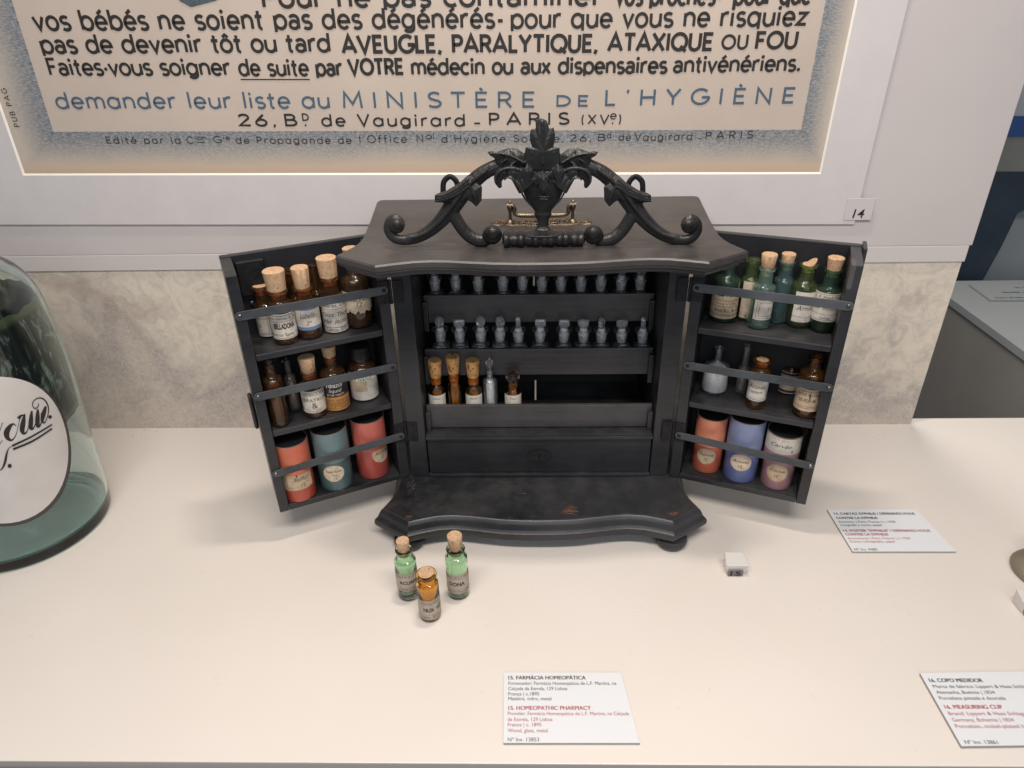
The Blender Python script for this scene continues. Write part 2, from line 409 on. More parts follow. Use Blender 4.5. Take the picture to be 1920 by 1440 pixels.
# ------------------------------------------------------------------ setting: table, back panel, board
m, t, b = newmat('cream_lacquered_table')
f = noise(t, coords(t), 3, 4, .5); g = noise(t, coords(t), 900, 3, .5)
sp = noise(t, coords(t), 260, 2, .5)
c = ramp(t, f, [(.3, (.655, .60, .545)), (.7, (.705, .65, .605))])
c = mix(t, ramp(t, sp, [(.775, (0, 0, 0)), (.80, (1, 1, 1))]), c, (.42, .37, .32))
t.links.new(c, b.inputs['Base Color']); b.inputs['Roughness'].default_value = .38; b.inputs['Specular IOR Level'].default_value = .35
sc1 = noise(t, coords(t), 31, 6, .75); sc2 = noise(t, coords(t), 7, 6, .65)
c = mix(t, mth(t, 'MULTIPLY', ramp(t, sc2, [(.42, (0, 0, 0)), (.72, (1, 1, 1))]), .10), c, (.60, .53, .46))
t.links.new(c, b.inputs['Base Color'])
t.links.new(ramp(t, mth(t, 'MULTIPLY', sc1, sc2), [(.15, (.27, .27, .27)), (.40, (.38, .38, .38))]), b.inputs['Roughness'])
bump(t, b, g, .03, .0002); M['table'] = m
bm = bmesh.new(); box(bm, -1.6, 1.5, .3205, .812, -.03, 0)
tag(obj('display_table', bm, 'table', bevel=.0008), kind='structure')
M['edge'] = plain('dark_table_front', (.026, .023, .022), .6, var=.2)
bm = bmesh.new(); box(bm, -1.6, 1.5, .285, .3175, -.40, -.006)
tag(obj('table_front_frame', bm, 'edge', bevel=.001), kind='structure')
bm = bmesh.new(); box(bm, -3, 3, -1.0, 4.2, -1.02, -1.0)
M['floor'] = plain('grey_floor', (.08, .08, .085), .5, var=.2, vscale=4)
tag(obj('floor', bm, 'floor'), kind='structure')

m, t, b = newmat('marbled_printed_panel')
v = coords(t); warp = noise(t, v, 5, 5, .6)
big = noise(t, v, 5.5, 7, .62, .6); fine = noise(t, v, 42, 8, .72, 1.6); blot = noise(t, coords(t, (1, 1, 1.4)), 9, 5, .6, .4)
zc = nd(t, 'ShaderNodeSeparateXYZ'); t.links.new(v, zc.inputs[0])
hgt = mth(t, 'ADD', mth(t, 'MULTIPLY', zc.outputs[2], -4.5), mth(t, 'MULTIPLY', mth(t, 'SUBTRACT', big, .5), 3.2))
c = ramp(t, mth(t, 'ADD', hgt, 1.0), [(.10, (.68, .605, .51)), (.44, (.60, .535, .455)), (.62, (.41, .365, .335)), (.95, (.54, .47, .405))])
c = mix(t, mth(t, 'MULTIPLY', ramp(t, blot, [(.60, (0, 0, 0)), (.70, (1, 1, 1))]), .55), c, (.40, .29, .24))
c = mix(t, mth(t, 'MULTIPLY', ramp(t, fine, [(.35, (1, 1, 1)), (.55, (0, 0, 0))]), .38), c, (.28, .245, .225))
def fibres(sc, seedrot):
    vv = coords(t, (1, 1, 1), rot=(0, seedrot, 0))
    wv = nd(t, 'ShaderNodeTexNoise'); wv.inputs['Scale'].default_value = sc; wv.inputs['Detail'].default_value = 3; wv.inputs['Distortion'].default_value = 2.5
    t.links.new(vv, wv.inputs['Vector'])
    return ramp(t, mth(t, 'ABSOLUTE', mth(t, 'SUBTRACT', wv.outputs['Fac'], .5)), [(.0, (1, 1, 1)), (.030, (0, 0, 0))])
fib = mth(t, 'MAXIMUM', fibres(48, .3), fibres(85, 1.9))
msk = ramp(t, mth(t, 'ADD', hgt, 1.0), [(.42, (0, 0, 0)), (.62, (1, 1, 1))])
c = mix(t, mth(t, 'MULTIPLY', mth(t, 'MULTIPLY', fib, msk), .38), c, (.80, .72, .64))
t.links.new(c, b.inputs['Base Color']); b.inputs['Roughness'].default_value = .7; M['marble'] = m
xr = .5175
def pquad(name, x0, x1, y0, y1, z0, z1, mat, kind='structure', bevel=0):
    bm = bmesh.new(); box(bm, x0, x1, y0, y1, z0, z1); return tag(obj(name, bm, mat, bevel=bevel), kind=kind)
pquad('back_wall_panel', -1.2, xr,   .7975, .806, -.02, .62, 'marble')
m, t, b = newmat('white_board'); f = noise(t, coords(t), 5, 5, .55)
t.links.new(ramp(t, f, [(.3, (.525, .48, .47)), (.7, (.575, .53, .515))]), b.inputs['Base Color']); b.inputs['Roughness'].default_value = .62; M['board'] = m
M['strip'] = plain('white_board_lip', (.59, .55, .53), .55)
bd = empty('mounting_board', (0, .7955, .2305))
bx = on_y(1828, 445, .7955).x
bz = .235
boxo('panel', (-1.2, bx, 0.0, .0018, .020, .8), 'board', bd, .0008)
boxo('bottom_lip', (-1.2, bx-.003, -.0003, .0018, .0, .0199), 'strip', bd, .0008)
tag(bd, 'large plain off-white mounting board on the back wall behind the framed poster', 'board')

# ------------------------------------------------------------------ framed poster
YP = .7938
P0 = on_y(100, 247, YP); P1 = on_y(1502, 243, YP)
ex = (P1-P0).normalized(); ez = Vector((-ex.z, 0, ex.x)); LX = (P1-P0).length
PM = Matrix(((ex.x, 0, ez.x, P0.x), (0, 1, 0, YP), (ex.z, 0, ez.z, P0.z), (0, 0, 0, 1)))
PMi = PM.inverted()
poster = empty('framed_poster'); poster.matrix_world = PM
tag(poster, 'French public health poster in a wide white mat, lettered in black and blue', 'poster')
def loc2(px, py, off=0):
    q = PMi @ on_y(px, py, YP); return q.x, q.z
m, t, b = newmat('lithograph_paper'); v = coords(t)
s3 = nd(t, 'ShaderNodeSeparateXYZ'); t.links.new(v, s3.inputs[0])
dx = mth(t, 'MAXIMUM', mth(t, 'MULTIPLY', s3.outputs[0], -1.0), mth(t, 'MULTIPLY', mth(t, 'SUBTRACT', s3.outputs[0], LX), 1.5))
d = mth(t, 'MAXIMUM', dx, mth(t, 'MULTIPLY', s3.outputs[2], -1.15))
gr = noise(t, coords(t, (230, 230, 620)), 1, 6, .85); gr2 = noise(t, coords(t), 14, 4, .6)
edge = mth(t, 'MULTIPLY', mth(t, 'SUBTRACT', gr, .5), .0035)
dd = mth(t, 'ADD', d, edge)
# pencil density falls away from the printed edge
dens = ramp(t, mth(t, 'ADD', mth(t, 'DIVIDE', dd, .05), mth(t, 'MULTIPLY', mth(t, 'SUBTRACT', gr2, .5), .35)),
            [(.0, (1, 1, 1)), (.25, (.88, .88, .88)), (.55, (.45, .45, .45)), (.85, (0, 0, 0))])
on = ramp(t, mth(t, 'DIVIDE', dd, .05), [(.0, (0, 0, 0)), (.012, (1, 1, 1))])
grain = ramp(t, gr, [(.36, (.22, .22, .22)), (.58, (1.0, 1.0, 1.0))])
pen = mth(t, 'MULTIPLY', mth(t, 'MULTIPLY', dens, on), grain)
bt = noise(t, coords(t), 9, 4, .6)
base = ramp(t, bt, [(.3, (.48, .40, .34)), (.7, (.53, .445, .38))])
outer = ramp(t, mth(t, 'DIVIDE', mth(t, 'MULTIPLY', s3.outputs[2], -1.0), .055), [(.45, (.50, .43, .36)), (.72, (.52, .40, .30)), (.9, (.48, .345, .245))])
base = mix(t, on, base, outer)
c = mix(t, mth(t, 'MULTIPLY', pen, .92), base, (.045, .098, .155))
t.links.new(c, b.inputs['Base Color']); b.inputs['Roughness'].default_value = .75; bump(t, b, gr, .1, .0002); M['litho'] = m
bm = bmesh.new()
# sheet sits behind the mat
a0 = loc2(0, 205); bl = loc2(48, 330); br = loc2(1537, 318)
ml = -.30; obl = loc2(200, 428); obr = loc2(1585, 412)
tl = loc2(0, 205); mr_in = loc2(1537, 318)[0]; ml_in = loc2(48, 330)[0]; mb_in = (loc2(48, 330)[1]+br[1])/2; mb_out = (obl[1]+obr[1])/2; mr_out = loc2(1614, 365)[0]
ml_out = ml_in-.105
box(bm, ml_in-.008, mr_in+.008, .0005, .0015, bl[1]-.008, .26)
sheet = obj('printed_sheet', bm, 'litho', poster)
# mat: bottom bar + side bars as one cut board with bevelled window
M['mat'] = plain('white_mat_board', (.60, .565, .56), .6, var=.03, vscale=30)
M['matbevel'] = plain('cream_mat_bevel', (.80, .76, .69), .5)
bm = bmesh.new()
bv = .0019
def ringq(x0, x1, z0, z1, y): return [bm.verts.new((x, y, z)) for x, z in ((x0, z0), (x1, z0), (x1, z1), (x0, z1))]
zt = .40
o1 = ringq(ml_out, mr_out, mb_out, zt, -.0013); o2 = ringq(ml_out, mr_out, mb_out-.0004, zt, .0014)
i1 = ringq(ml_in-bv, mr_in+bv, mb_in-bv, .30, -.0013)
fr = []
for k in range(4):
    j = (k+1) % 4
    bm.faces.new((o1[k], o1[j], i1[j], i1[k])); bm.faces.new((o1[k], o2[k], o2[j], o1[j]))
obj('mat_board', bm, 'mat', poster)
bm = bmesh.new()
i1 = ringq(ml_in-bv, mr_in+bv, mb_in-bv, .30+bv, -.0013); i2 = ringq(ml_in, mr_in, mb_in, .30, .0003)
for k in range(4):
    j = (k+1) % 4; bm.faces.new((i1[k], i1[j], i2[j], i2[k]))
obj('mat_bevel', bm, 'matbevel', poster)
def pmap(u, v, off=0): return Vector((u, -.00005-off, v))
def pline(bm, txt, x0, x1, y0, y1, h, w, track=0.0):
    """text from pixel column x0 to x1, baseline y0 -> y1, cap height h px, stroke w px"""
    a = loc2(x0, y0); c_ = loc2(x1, y1); ang = math.atan2(c_[1]-a[1], c_[0]-a[0]); ca, sa = math.cos(ang), math.sin(ang)
    s = depth(on_y(x0, y0, YP))/F
    hz = loc2(x0, y0-h)[1]-a[1]
    wd = math.hypot(c_[0]-a[0], c_[1]-a[1])
    def mp(u, v, off=0): return pmap(a[0]+u*ca-v*sa, a[1]+u*sa+v*ca, off)
    strokes(bm, txt, mp, 0, 0, wd, hz, w*s*(.84 if w > 4 else .95), track)
for (name, mat, lines) in (
  ('black_lettering', 'ink', (
    ('Pour ne pas contaminer', 492, 1130, 13, 9, 40, 7.6, .10), ('vos proches-', 1155, 1352, 9, 8, 40, 7.4, .10), ('pour que', 1375, 1520, 8, 6, 40, 7.4, .10),
    ('vos bébés ne soient pas des dégénérés-', 67, 945, 56, 51, 37, 6.6, .10), ('pour que vous ne risquiez', 958, 1512, 52, 47, 37, 6.4, .10),
    ('pas de devenir tôt ou tard', 80, 621, 99, 96, 34, 6.4, .08),
    ('AVEUGLE,', 643, 830, 99, 98, 32, 7.6, .07), ('PARALYTIQUE,', 848, 1122, 98, 97, 32, 7.4, .06), ('ATAXIQUE', 1140, 1336, 95, 94, 32, 7.2, .06),
    ('OU', 1352, 1402, 92, 91, 26, 5.4, .1), ('FOU', 1415, 1494, 91, 90, 31, 7, .08),
    ('Faites·vous soigner', 93, 434, 140, 140, 31, 5.8, .07), ('de suite', 450, 580, 141, 141, 31, 5.8, .08), ('par', 594, 643, 141, 141, 31, 6.4, .08),
    ('VOTRE', 655, 758, 140, 139, 29, 7.0, .06), ('médecin ou aux dispensaires', 772, 1250, 139, 136, 30, 6.2, .08), ('antivénériens.', 1262, 1501, 135, 132, 30, 5.9, .08),
    ('26', 448, 503, 236, 236, 22, 4.6, .18), (',', 512, 520, 236, 236, 22, 4.2, 0), ('B', 534, 559, 236, 236, 22, 4.4, 0), ('D', 567, 580, 226, 226, 13, 2.6, 0), ('.', 571, 576, 236, 236, 22, 3, 0),
    ('de Vαugirαrd', 604, 873, 236, 236, 22, 3.6, .20), ('_', 888, 903, 233, 233, 22, 3.2, 0), ('PARIS', 916, 1068, 234, 233, 22, 4.4, .35),
    ('(', 1088, 1096, 233, 233, 20, 2.6, 0), ('XV', 1102, 1142, 232, 232, 17, 2.8, .3), ('e', 1144, 1156, 223, 223, 15, 2.2, 0), ('.', 1146, 1152, 232, 232, 17, 2.6, 0), (')', 1158, 1166, 232, 232, 20, 2.6, 0))),
  ('blue_lettering', 'inkblue', (
    ('demαnder leur liste αu', 108, 620, 203, 202, 30, 4.8, .12), ('MINISTÈRE', 643, 1004, 202, 201, 29, 4.9, .36),
    ('DE', 1042, 1104, 199, 199, 20, 3.9, .3), ("L'HYGIÈNE", 1133, 1489, 198, 193, 29, 5.0, .42))),
  ('small_print', 'ink', (
    ('Edité pαr lα', 200, 340, 269, 269, 13, 1.5, .22), ('C', 351, 364, 269, 269, 13, 1.5, 0), ('ion', 367, 388, 262, 262, 8, 1.2, .1), ('_', 368, 388, 268, 268, 8, 1.2, .1), ('G', 401, 417, 268, 268, 13, 1.5, 0), ('ie', 419, 432, 262, 262, 9, 1.2, .1),
    ('de Propαgαnde de', 443, 660, 269, 269, 13, 1.5, .22), ("l'Office", 674, 764, 268, 267, 14, 1.6, .2), ('N', 781, 795, 266, 266, 13, 1.6, 0), ('αl', 798, 815, 260, 260, 9, 1.3, 0),
    ("d'Hygiène Sociαle,", 828, 1058, 267, 266, 14, 1.6, .22), ('26,', 1068, 1110, 265, 265, 13, 1.7, .2), ('B', 1120, 1136, 264, 264, 13, 1.6, 0), ('d', 1138, 1146, 259, 259, 11, 1.2, 0), ('de', 1160, 1183, 263, 263, 13, 1.5, .2),
    ('Vαugirαrd', 1190, 1298, 264, 262, 14, 1.5, .2), ('_', 1308, 1318, 261, 261, 13, 1.3, 0), ('PARIS', 1322, 1412, 261, 259, 14, 1.7, .4)))):
    for ln in lines:
        bm = bmesh.new(); pline(bm, *ln); obj(name, bm, mat, poster)
bm = bmesh.new(); a = loc2(451, 149); c_ = loc2(581, 149)
ribbon(bm, [a, c_], .0011, lambda u, v: pmap(u, v, .00003)); obj('underline', bm, 'ink', poster)
bm = bmesh.new()   # signature up the left margin
a = loc2(37, 238); c_ = loc2(12, 165); L_ = math.hypot(c_[0]-a[0], c_[1]-a[1]); ang = math.atan2(c_[1]-a[1], c_[0]-a[0])+.02
strokes(bm, 'PUB PAG', lambda u, v, off=0: pmap(a[0]+u*math.cos(ang)-v*math.sin(ang), a[1]+u*math.sin(ang)+v*math.cos(ang), off), 0, 0, L_, .0058, .0008, .25)
obj('margin_signature', bm, 'inksoft', poster)
bm = bmesh.new()   # corner of the picture printed above the text
bm.faces.new([bm.verts.new(pmap(*loc2(x, y), .0001)) for x, y in ((326, -14), (338, 2), (358, 13), (404, 1), (430, -14))])
obj('printed_picture_corner', bm, plain('slate_blue_print', (.06, .085, .10), .8, var=.4, vscale=200), poster)
# number tag on the mat corner
tg = on_y(1612, 393, YP-.0032); tile = empty('number_tag', tg)
tag(tile, 'small frosted tile numbered 14 on the lower right corner of the mat', 'number tag')
s = depth(tg)/F
M['tile'] = plain('frosted_tile', (.575, .535, .53), .5)
boxo('tile', (-26*s, 26*s, .0010, .0017, -.0125, .0125), 'tile', tile, .001)
bm = bmesh.new(); put_text(bm, '14', -10*s, -.0098, width=21*s, height=.0100, mp=lambda u, v: Vector((u, .0008, v)), shear=.1, bold=.012)
obj('numeral', bm, 'ink', tile)

# ------------------------------------------------------------------ neighbouring case seen to the right
nb = empty('neighbouring_display_case', (.80, 1.0, -.4))
tag(nb, 'neighbouring grey display case seen beyond the right edge of the back wall', 'display case')
M['nb_top'] = plain('grey_case_top', (.36, .375, .37), .45, var=.06, vscale=6)
M['nb_side'] = plain('grey_case_side', (.30, .275, .245), .7, var=.08, vscale=6)
M['nb_navy'] = plain('navy_surface', (.022, .036, .055), .8, var=.3, vscale=8)
M['nb_grey'] = plain('grey_screen', (.30, .325, .34), .7, var=.1, vscale=5)
M['nb_blue'] = plain('deep_blue_panel', (.02, .06, .20), .7)
boxo('table_top', (.0, .9, -.25, .32, .385, .40), 'nb_top', nb, .001)
boxo('side_panel', (.003, .897, -.25, .32, -.6, .3845), 'nb_side', nb, .001)
NBO = Vector((.80, 1.0, -.4))
def screen(name, Y, pts, mat):
    bm = bmesh.new(); f1 = [bm.verts.new(on_y(x, y, Y)-NBO) for x, y in pts]; f2 = [bm.verts.new(v_.co+Vector((0, .006, 0))) for v_ in f1]
    bm.faces.new(f1); bm.faces.new(f2[::-1]); n = len(f1)
    for k in range(n): bm.faces.new((f1[k], f1[(k+1) % n], f2[(k+1) % n], f2[k]))
    obj(name, bm, mat, nb)
screen('grey_screen', 1.36, [(1700, 560), (1980, 560), (2150, 560), (2150, 330), (1700, 330)], 'nb_grey')
screen('navy_panel', 1.34, [(1690, 534), (1838, 534), (1878, 462), (1908, 400), (1930, 388), (2150, 380), (2150, 322), (1640, 322)], 'nb_navy')  # flat navy panel for the dark shapes beyond the table
screen('pale_blue_ledge', 1.345, [(1880, 404), (2150, 404), (2150, 380), (1890, 380)], plain('pale_blue_ledge', (.14, .18, .22), .6))
screen('grey_band', 1.34, [(1640, 321.5), (2150, 321.5), (2150, 256), (1640, 256)], plain('warm_grey_band', (.19, .19, .18), .7, var=.15, vscale=9))
screen('blue_band', 1.338, [(1640, 256.5), (2150, 256.5), (2150, 218), (1640, 218)], 'nb_blue')
screen('upper_band', 1.34, [(1640, 217.5), (2150, 217.5), (2150, -400), (1640, -400)], 'nb_grey')
q = [on_z(1817, 533, .004), on_z(1857, 562, .004), on_z(2010, 562, .004), on_z(1960, 533, .004)]
nc = empty('far_caption_card', q[1]); tag(nc, 'caption card lying on the neighbouring case beyond the glass at right', 'caption card')
bm = bmesh.new(); a = [bm.verts.new(p-q[1]) for p in q]; b2 = [bm.verts.new(p-q[1]-Vector((0, 0, .0035))) for p in q]
bm.faces.new(a); bm.faces.new(b2[::-1])
for k in range(4): bm.faces.new((a[k], a[(k+1) % 4], b2[(k+1) % 4], b2[k]))
obj('card', bm, 'nb_top', nc)
bm = bmesh.new()
for (x, y, txt) in ((1868, 559, 'Frasco de vidro, rolha'), (1880, 549, 'Glass flask with stopper'), (1905, 540, 'Inv. 9480')):
    p = on_z(x, y, .0045)-q[1]; put_text(bm, txt, p.x, p.y, height=.006, mp=lambda u, v, z=p.z: Vector((u, v, z)))
obj('lettering', bm, 'ink', nc)
pquad('far_wall', -3, 4, 4.0, 4.1, -1, 3, plain('far_gallery_wall', (.10, .11, .13), .8))

# ------------------------------------------------------------------ caption cards
def card(label, quad, h, lines):
    q = [on_z(x, y, h) for x, y in quad]; o = Vector((q[3].x, q[3].y, 0))
    e = empty('caption_card', o); tag(e, label, 'caption card', 'caption cards lying on the table')
    bm = bmesh.new(); a = [bm.verts.new(p-o) for p in q]; b2 = [bm.verts.new(Vector((p.x, p.y, .0002))-o) for p in q]
    bm.faces.new(a); bm.faces.new(b2[::-1])
    for k in range(4):
        f = bm.faces.new((a[k], a[(k+1) % 4], b2[(k+1) % 4], b2[k])); f.material_index = 1
    obj('card', bm, ['card', 'cardside'], e)
    for nm, mat in (('black_lettering', 'inkgrey'), ('red_lettering', 'inkred')):
        bm = bmesh.new()
        for (txt, x0, y0, x1, red, bold) in lines:
            if red != (mat == 'inkred'): continue
            p0 = on_z(x0, y0, h+.0002)-o; p1 = on_z(x1, y0, h+.0002)-o
            d = (p1-p0); d.z = 0; wd = d.length; d.normalize(); n = Vector((-d.y, d.x, 0))
            for k_ in range(3 if bold else 1):
                put_text(bm, txt, k_*.00013, 0, width=wd, height=.0037 if bold else .0033, mp=lambda u, v: p0+d*u+n*v+Vector((0, 0, k_*.00004)))
        obj(nm, bm, mat, e)
card('white caption card headed 15 lying alone at the front middle of the table', ((945, 1261), (1164, 1261), (1200, 1393), (944, 1393)), .0025, (
 ('15. FARMÁCIA HOMEOPÁTICA', 953, 1274, 1098, False, True), ('Fornecedor: Farmácia Homeopática de L.F. Martins, na', 953, 1284, 1156, False, False),
 ('Calçada da Estrela, 129 Lisboa', 953, 1294, 1064, False, False), ('França | c.1895', 953, 1304, 1011, False, False), ('Madeira, vidro, metal', 953, 1313, 1034, False, False),
 ('15. HOMEOPATHIC PHARMACY', 953, 1331, 1108, True, True), ('Provider: Farmácia Homeopática de L.F. Martins, na Calçada', 952, 1341, 1180, True, False),
 ('da Estrela, 129 Lisboa', 952, 1352, 1036, True, False), ('France | c. 1895', 952, 1362, 1015, True, False), ('Wood, glass, metal', 952, 1373, 1027, True, False), ('Nº Inv. 13853', 952, 1390, 1011, False, False)))
card('white caption card headed 14 lying on the table right of the medicine cabinet', ((1551, 955), (1718, 955), (1793, 1034), (1599, 1034)), .0025, (
 ('14. CARTAZ SYPHILIS / DÉFENDEZ-VOUS', 1565, 965, 1716, False, True), ('CONTRE LA SYPHILIS', 1569, 973, 1646, False, True),
 ('Anónimo | París, França | c. 1920', 1573, 980, 1680, False, False), ('Litografia a cores, papel', 1577, 986, 1654, False, False),
 ('14. POSTER "SYPHILIS" / DÉFENDEZ-VOUS', 1582, 997, 1745, True, True), ('CONTRE LA SYPHILIS', 1586, 1004, 1666, True, True),
 ('Anonymous | Paris, France | c. 1920', 1590, 1011, 1708, True, False), ('Colour Lithography, paper', 1594, 1017, 1680, True, False), ('Nº Inv. 9480', 1603, 1032, 1646, False, False)))
card('white caption card headed 16 cut off at the lower right corner of the table', ((1725, 1262), (1990, 1258), (2120, 1395), (1803, 1399)), .003, (
 ('16. COPO MEDIDOR', 1744, 1279, 1844, False, True), ('Marca de fabrico: Lippert & Haas Schlaggenwald', 1751, 1290, 1965, False, False), ('Alemanha, Boémia | 1834', 1757, 1301, 1867, False, False),
 ('Porcelana pintada e dourada', 1763, 1312, 1887, False, False), ('16. MEASURING CUP', 1773, 1329, 1881, True, True), ('Brand: Lippert & Haas Schlaggenwald', 1780, 1341, 1960, True, False),
 ('Germany, Bohemia | 1834', 1787, 1353, 1903, True, False), ('Porcelain, nickel-plated brass', 1793, 1365, 1944, True, False), ('Nº Inv. 13861', 1811, 1395, 1873, False, False)))
# number blocks
def numblock(label, txt, px, py):
    p = on_z(px, py, 0); e = empty('number_block', (p.x, p.y, 0)); tag(e, label, 'number block', 'clear acrylic number blocks')
    bm = bmesh.new(); V8 = [bm.verts.new(v_) for v_ in ((-.0089, 0, .0003), (.0089, 0, .0003), (.0089, .015, .0003), (-.0089, .015, .0003), (-.0115, -.0022, .0140), (.0115, -.0022, .0140), (.0095, .0150, .0165), (-.0095, .0150, .0165))]
    for f_ in ((3, 2, 1, 0), (4, 5, 6, 7), (0, 1, 5, 4), (1, 2, 6, 5), (2, 3, 7, 6), (3, 0, 4, 7)): bm.faces.new([V8[k] for k in f_])
    obj('block', bm, 'milky', e, bevel=.0007)
    bm = bmesh.new(); box(bm, -.0085, .0062, -.0030, -.0024, .0006, .0080)
    pl = obj('number_plate', bm, plain('grey_plate', (.16, .15, .15), .5), e)
    if txt:
        bm = bmesh.new(); put_text(bm, txt, -.0012, .0016, height=.0055, width=.0105, center=True, mp=lambda u, v: Vector((u, -.0032, v)), bold=.02)
        obj('numeral', bm, 'ink', pl)
numblock('little clear acrylic block numbered 15 standing right of the cabinet foot', '15', 1379, 1077)
numblock('little clear acrylic block cut off at the right edge above card 16', '16', 1932, 1150)
# cup beyond the right edge
pc = on_z(1906, 1080, 0); e = empty('measuring_cup', (pc.x+.031, pc.y+.002, 0)); tag(e, 'porcelain measuring cup with dull gilt foot cut off by the right edge', 'cup')
bm = bmesh.new(); lathe(bm, [(0, .0005), (.031, .0005), (.0325, .004), (.030, .008), (.022, .012), (.020, .018), (0, .018)], 40); obj('foot', bm, plain('dull_gilt', (.22, .19, .14), .4, .3), e, smooth=True)
bm = bmesh.new(); lathe(bm, [(.008, .0182), (.010, .024), (.013, .035), (.015, .06), (.016, .09), (.0145, .09), (.0135, .06), (.011, .036), (0, .026)], 40); obj('bowl', bm, plain('white_porcelain', (.7, .68, .62), .15), e, smooth=True)

# ------------------------------------------------------------------ cabinet
XC = .0118; YF = .635
cab = empty('medicine_cabinet', (XC, .66, 0))
tag(cab, 'black wooden homeopathic medicine cabinet with open doors and carved crest', 'cabinet')
CO = Vector((XC, .66, 0))
def outline(front_shift=0.0):
    half = [(.0, .5543), (.02, .5546), (.04, .5560), (.06, .5592), (.078, .5622), (.093, .5634), (.108, .5620), (.122, .5580), (.1395, .5518),
            (.1795, .5795), (.1700, .6000), (.1668, .6120), (.1655, .6260), (.1665, .6450), (.1690, .68), (.1760, .7560), (.1745, .7620), (.1700, .7640)]
    pts = [(x, y) for x, y in half] + [(-x, y) for x, y in reversed(half[1:])]
    return pts
def offset(pts, d):
    out = []; n = len(pts)
    for i in range(n):
        a, p, b_ = Vector(pts[i-1]), Vector(pts[i]), Vector(pts[(i+1) % n])
        n1 = Vector((-(p-a).y, (p-a).x)).normalized(); n2 = Vector((-(b_-p).y, (b_-p).x)).normalized()
        m_ = (n1+n2).normalized(); k = d/max(.35, m_.dot(n1)); q_ = p+m_*k; out.append((q_.x, q_.y))
    return out
def moulded(name, rings, mat, parent, dy=0.0):
    base = [(x, y+dy*max(0, min(1, (.62-y)/.05))) for x, y in outline()]; bm = bmesh.new(); vr = []
    for d_, z in rings: vr.append([bm.verts.new((x, y-.66, z)) for x, y in offset(base, d_)])
    n = len(base)
    for a, b_ in zip(vr, vr[1:]):
        for k in range(n): bm.faces.new((a[k], a[(k+1) % n], b_[(k+1) % n], b_[k]))
    bm.faces.new(vr[0][::-1]); bm.faces.new(vr[-1])
    bmesh.ops.triangulate(bm, faces=[f for f in bm.faces if len(f.verts) > 4])
    return obj(name, bm, mat, parent, smooth=True, auto=28)
moulded('base_tray', [(.010, .0132), (.003, .0140), (.0005, .0165), (0, .0205), (.0008, .0240), (.0030, .0258), (.0040, .0275), (.0050, .0312), (.0066, .0345), (.0090, .0364), (.0094, .0378), (.0100, .0380)], 'wood', cab, dy=-.0025)
moulded('top_board', [(.010, .3070), (.0055, .3072), (.0052, .3095), (.0025, .3110), (.0010, .3128), (.0012, .3142), (0, .3150), (0, .3195), (.0012, .3210)], 'wood_top', cab)
def cb(name, x0, x1, y0, y1, z0, z1, mat='wood', parent=cab, bevel=.0008):
    return boxo(name, (x0, x1, y0-.66, y1-.66, z0, z1), mat, parent, bevel)
Z0 = .0384
cb('side_panel', -.1445, -.1255, YF, .762, Z0, .3068); cb('side_panel', .1255, .1445, YF, .762, Z0, .3068)
cb('back_panel', -.1250, .1250, .755, .7615, Z0, .3066, 'wood_black')
cb('floor_board', -.1250, .1250, .6365, .7545, Z0, .0395, 'wood_black')
cb('drawer_shelf', -.1252, .1252, .6362, .7545, .0872, .0935)
cb('ledge_moulding', -.1252, .1252, .6335, .6360, .0885, .0925)
cb('foot_rail', -.1252, .1252, .6330, .6392, Z0, .0420)
dr = cb('drawer_front', -.1245, .1245, .6372, .6450, .0422, .0870, 'wood')
bm = bmesh.new()
kx, kz = on_y(1011, 855, .637).x-XC, on_y(1011, 855, .637).z
for rr, wv in ((.0135, .0010), (.0105, .0006)):
    ribbon(bm, [(kx+rr*math.cos(a_*math.pi/16), kz+.72*rr*math.sin(a_*math.pi/16)) for a_ in range(32)], wv, lambda u, v: Vector((u, -.0231, v)), True)
disc(bm, kx, kz+.001, .0022, lambda u, v: Vector((u, -.0231, v))); ribbon(bm, [(kx, kz-.001), (kx, kz-.006)], .0022, lambda u, v: Vector((u, -.02313, v)))
esc = obj('keyhole_escutcheon', bm, 'groove', dr)
# stepped rails
RY = (.694, .672, .650); RPX = ((552.5, 604), (654, 703), (760, 801))
RZ = []
for Y_, (ya, yb) in zip(RY, RPX):
    z1, z0 = on_y(1011, ya, Y_).z, on_y(1011, yb, Y_).z; RZ.append((z0, z1))
    cb('rail', -.1242, .1242, Y_, Y_+.0045, z0, z1, 'wood_in')
    cb('row_shelf', -.1242, .1242, Y_+.0048, Y_+.026, z0, z0+.004, 'wood_black')
    for s_ in (-1, 1):
        cb('rail_support', s_*.1250 if s_ < 0 else .1195, -.1195 if s_ < 0 else .1250, Y_-.006, Y_-.0004, z0-.008, z1-.006, 'wood')
pg = on_y(1004, 706, .68)
cb('divider_peg', pg.x-XC-.001, pg.x-XC+.001, .678, .680, pg.z-.030, pg.z-.004, plain('pale_peg', (.5, .45, .38), .7))
pg = on_y(1001, 512, .70)
cb('divider_peg', pg.x-XC-.001, pg.x-XC+.001, .698, .700, pg.z-.014, pg.z+.012, M['pale_peg'] if 'pale_peg' in M else bpy.data.materials['pale_peg'])
# feet
for fx, fy in ((-.1405, .5665), (.1405, .5665), (-.150, .745), (.150, .745)):
    bm = bmesh.new(); lathe(bm, [(0, .0003), (.0120, .0003), (.0158, .003), (.0172, .0075), (.0160, .0105), (.0125, .0118), (.0125, .0124), (.0145, .0128), (.0145, .0131), (0, .0131)], 36, fx, fy-.66)
    obj('bun_foot', bm, 'wood', cab, smooth=True)
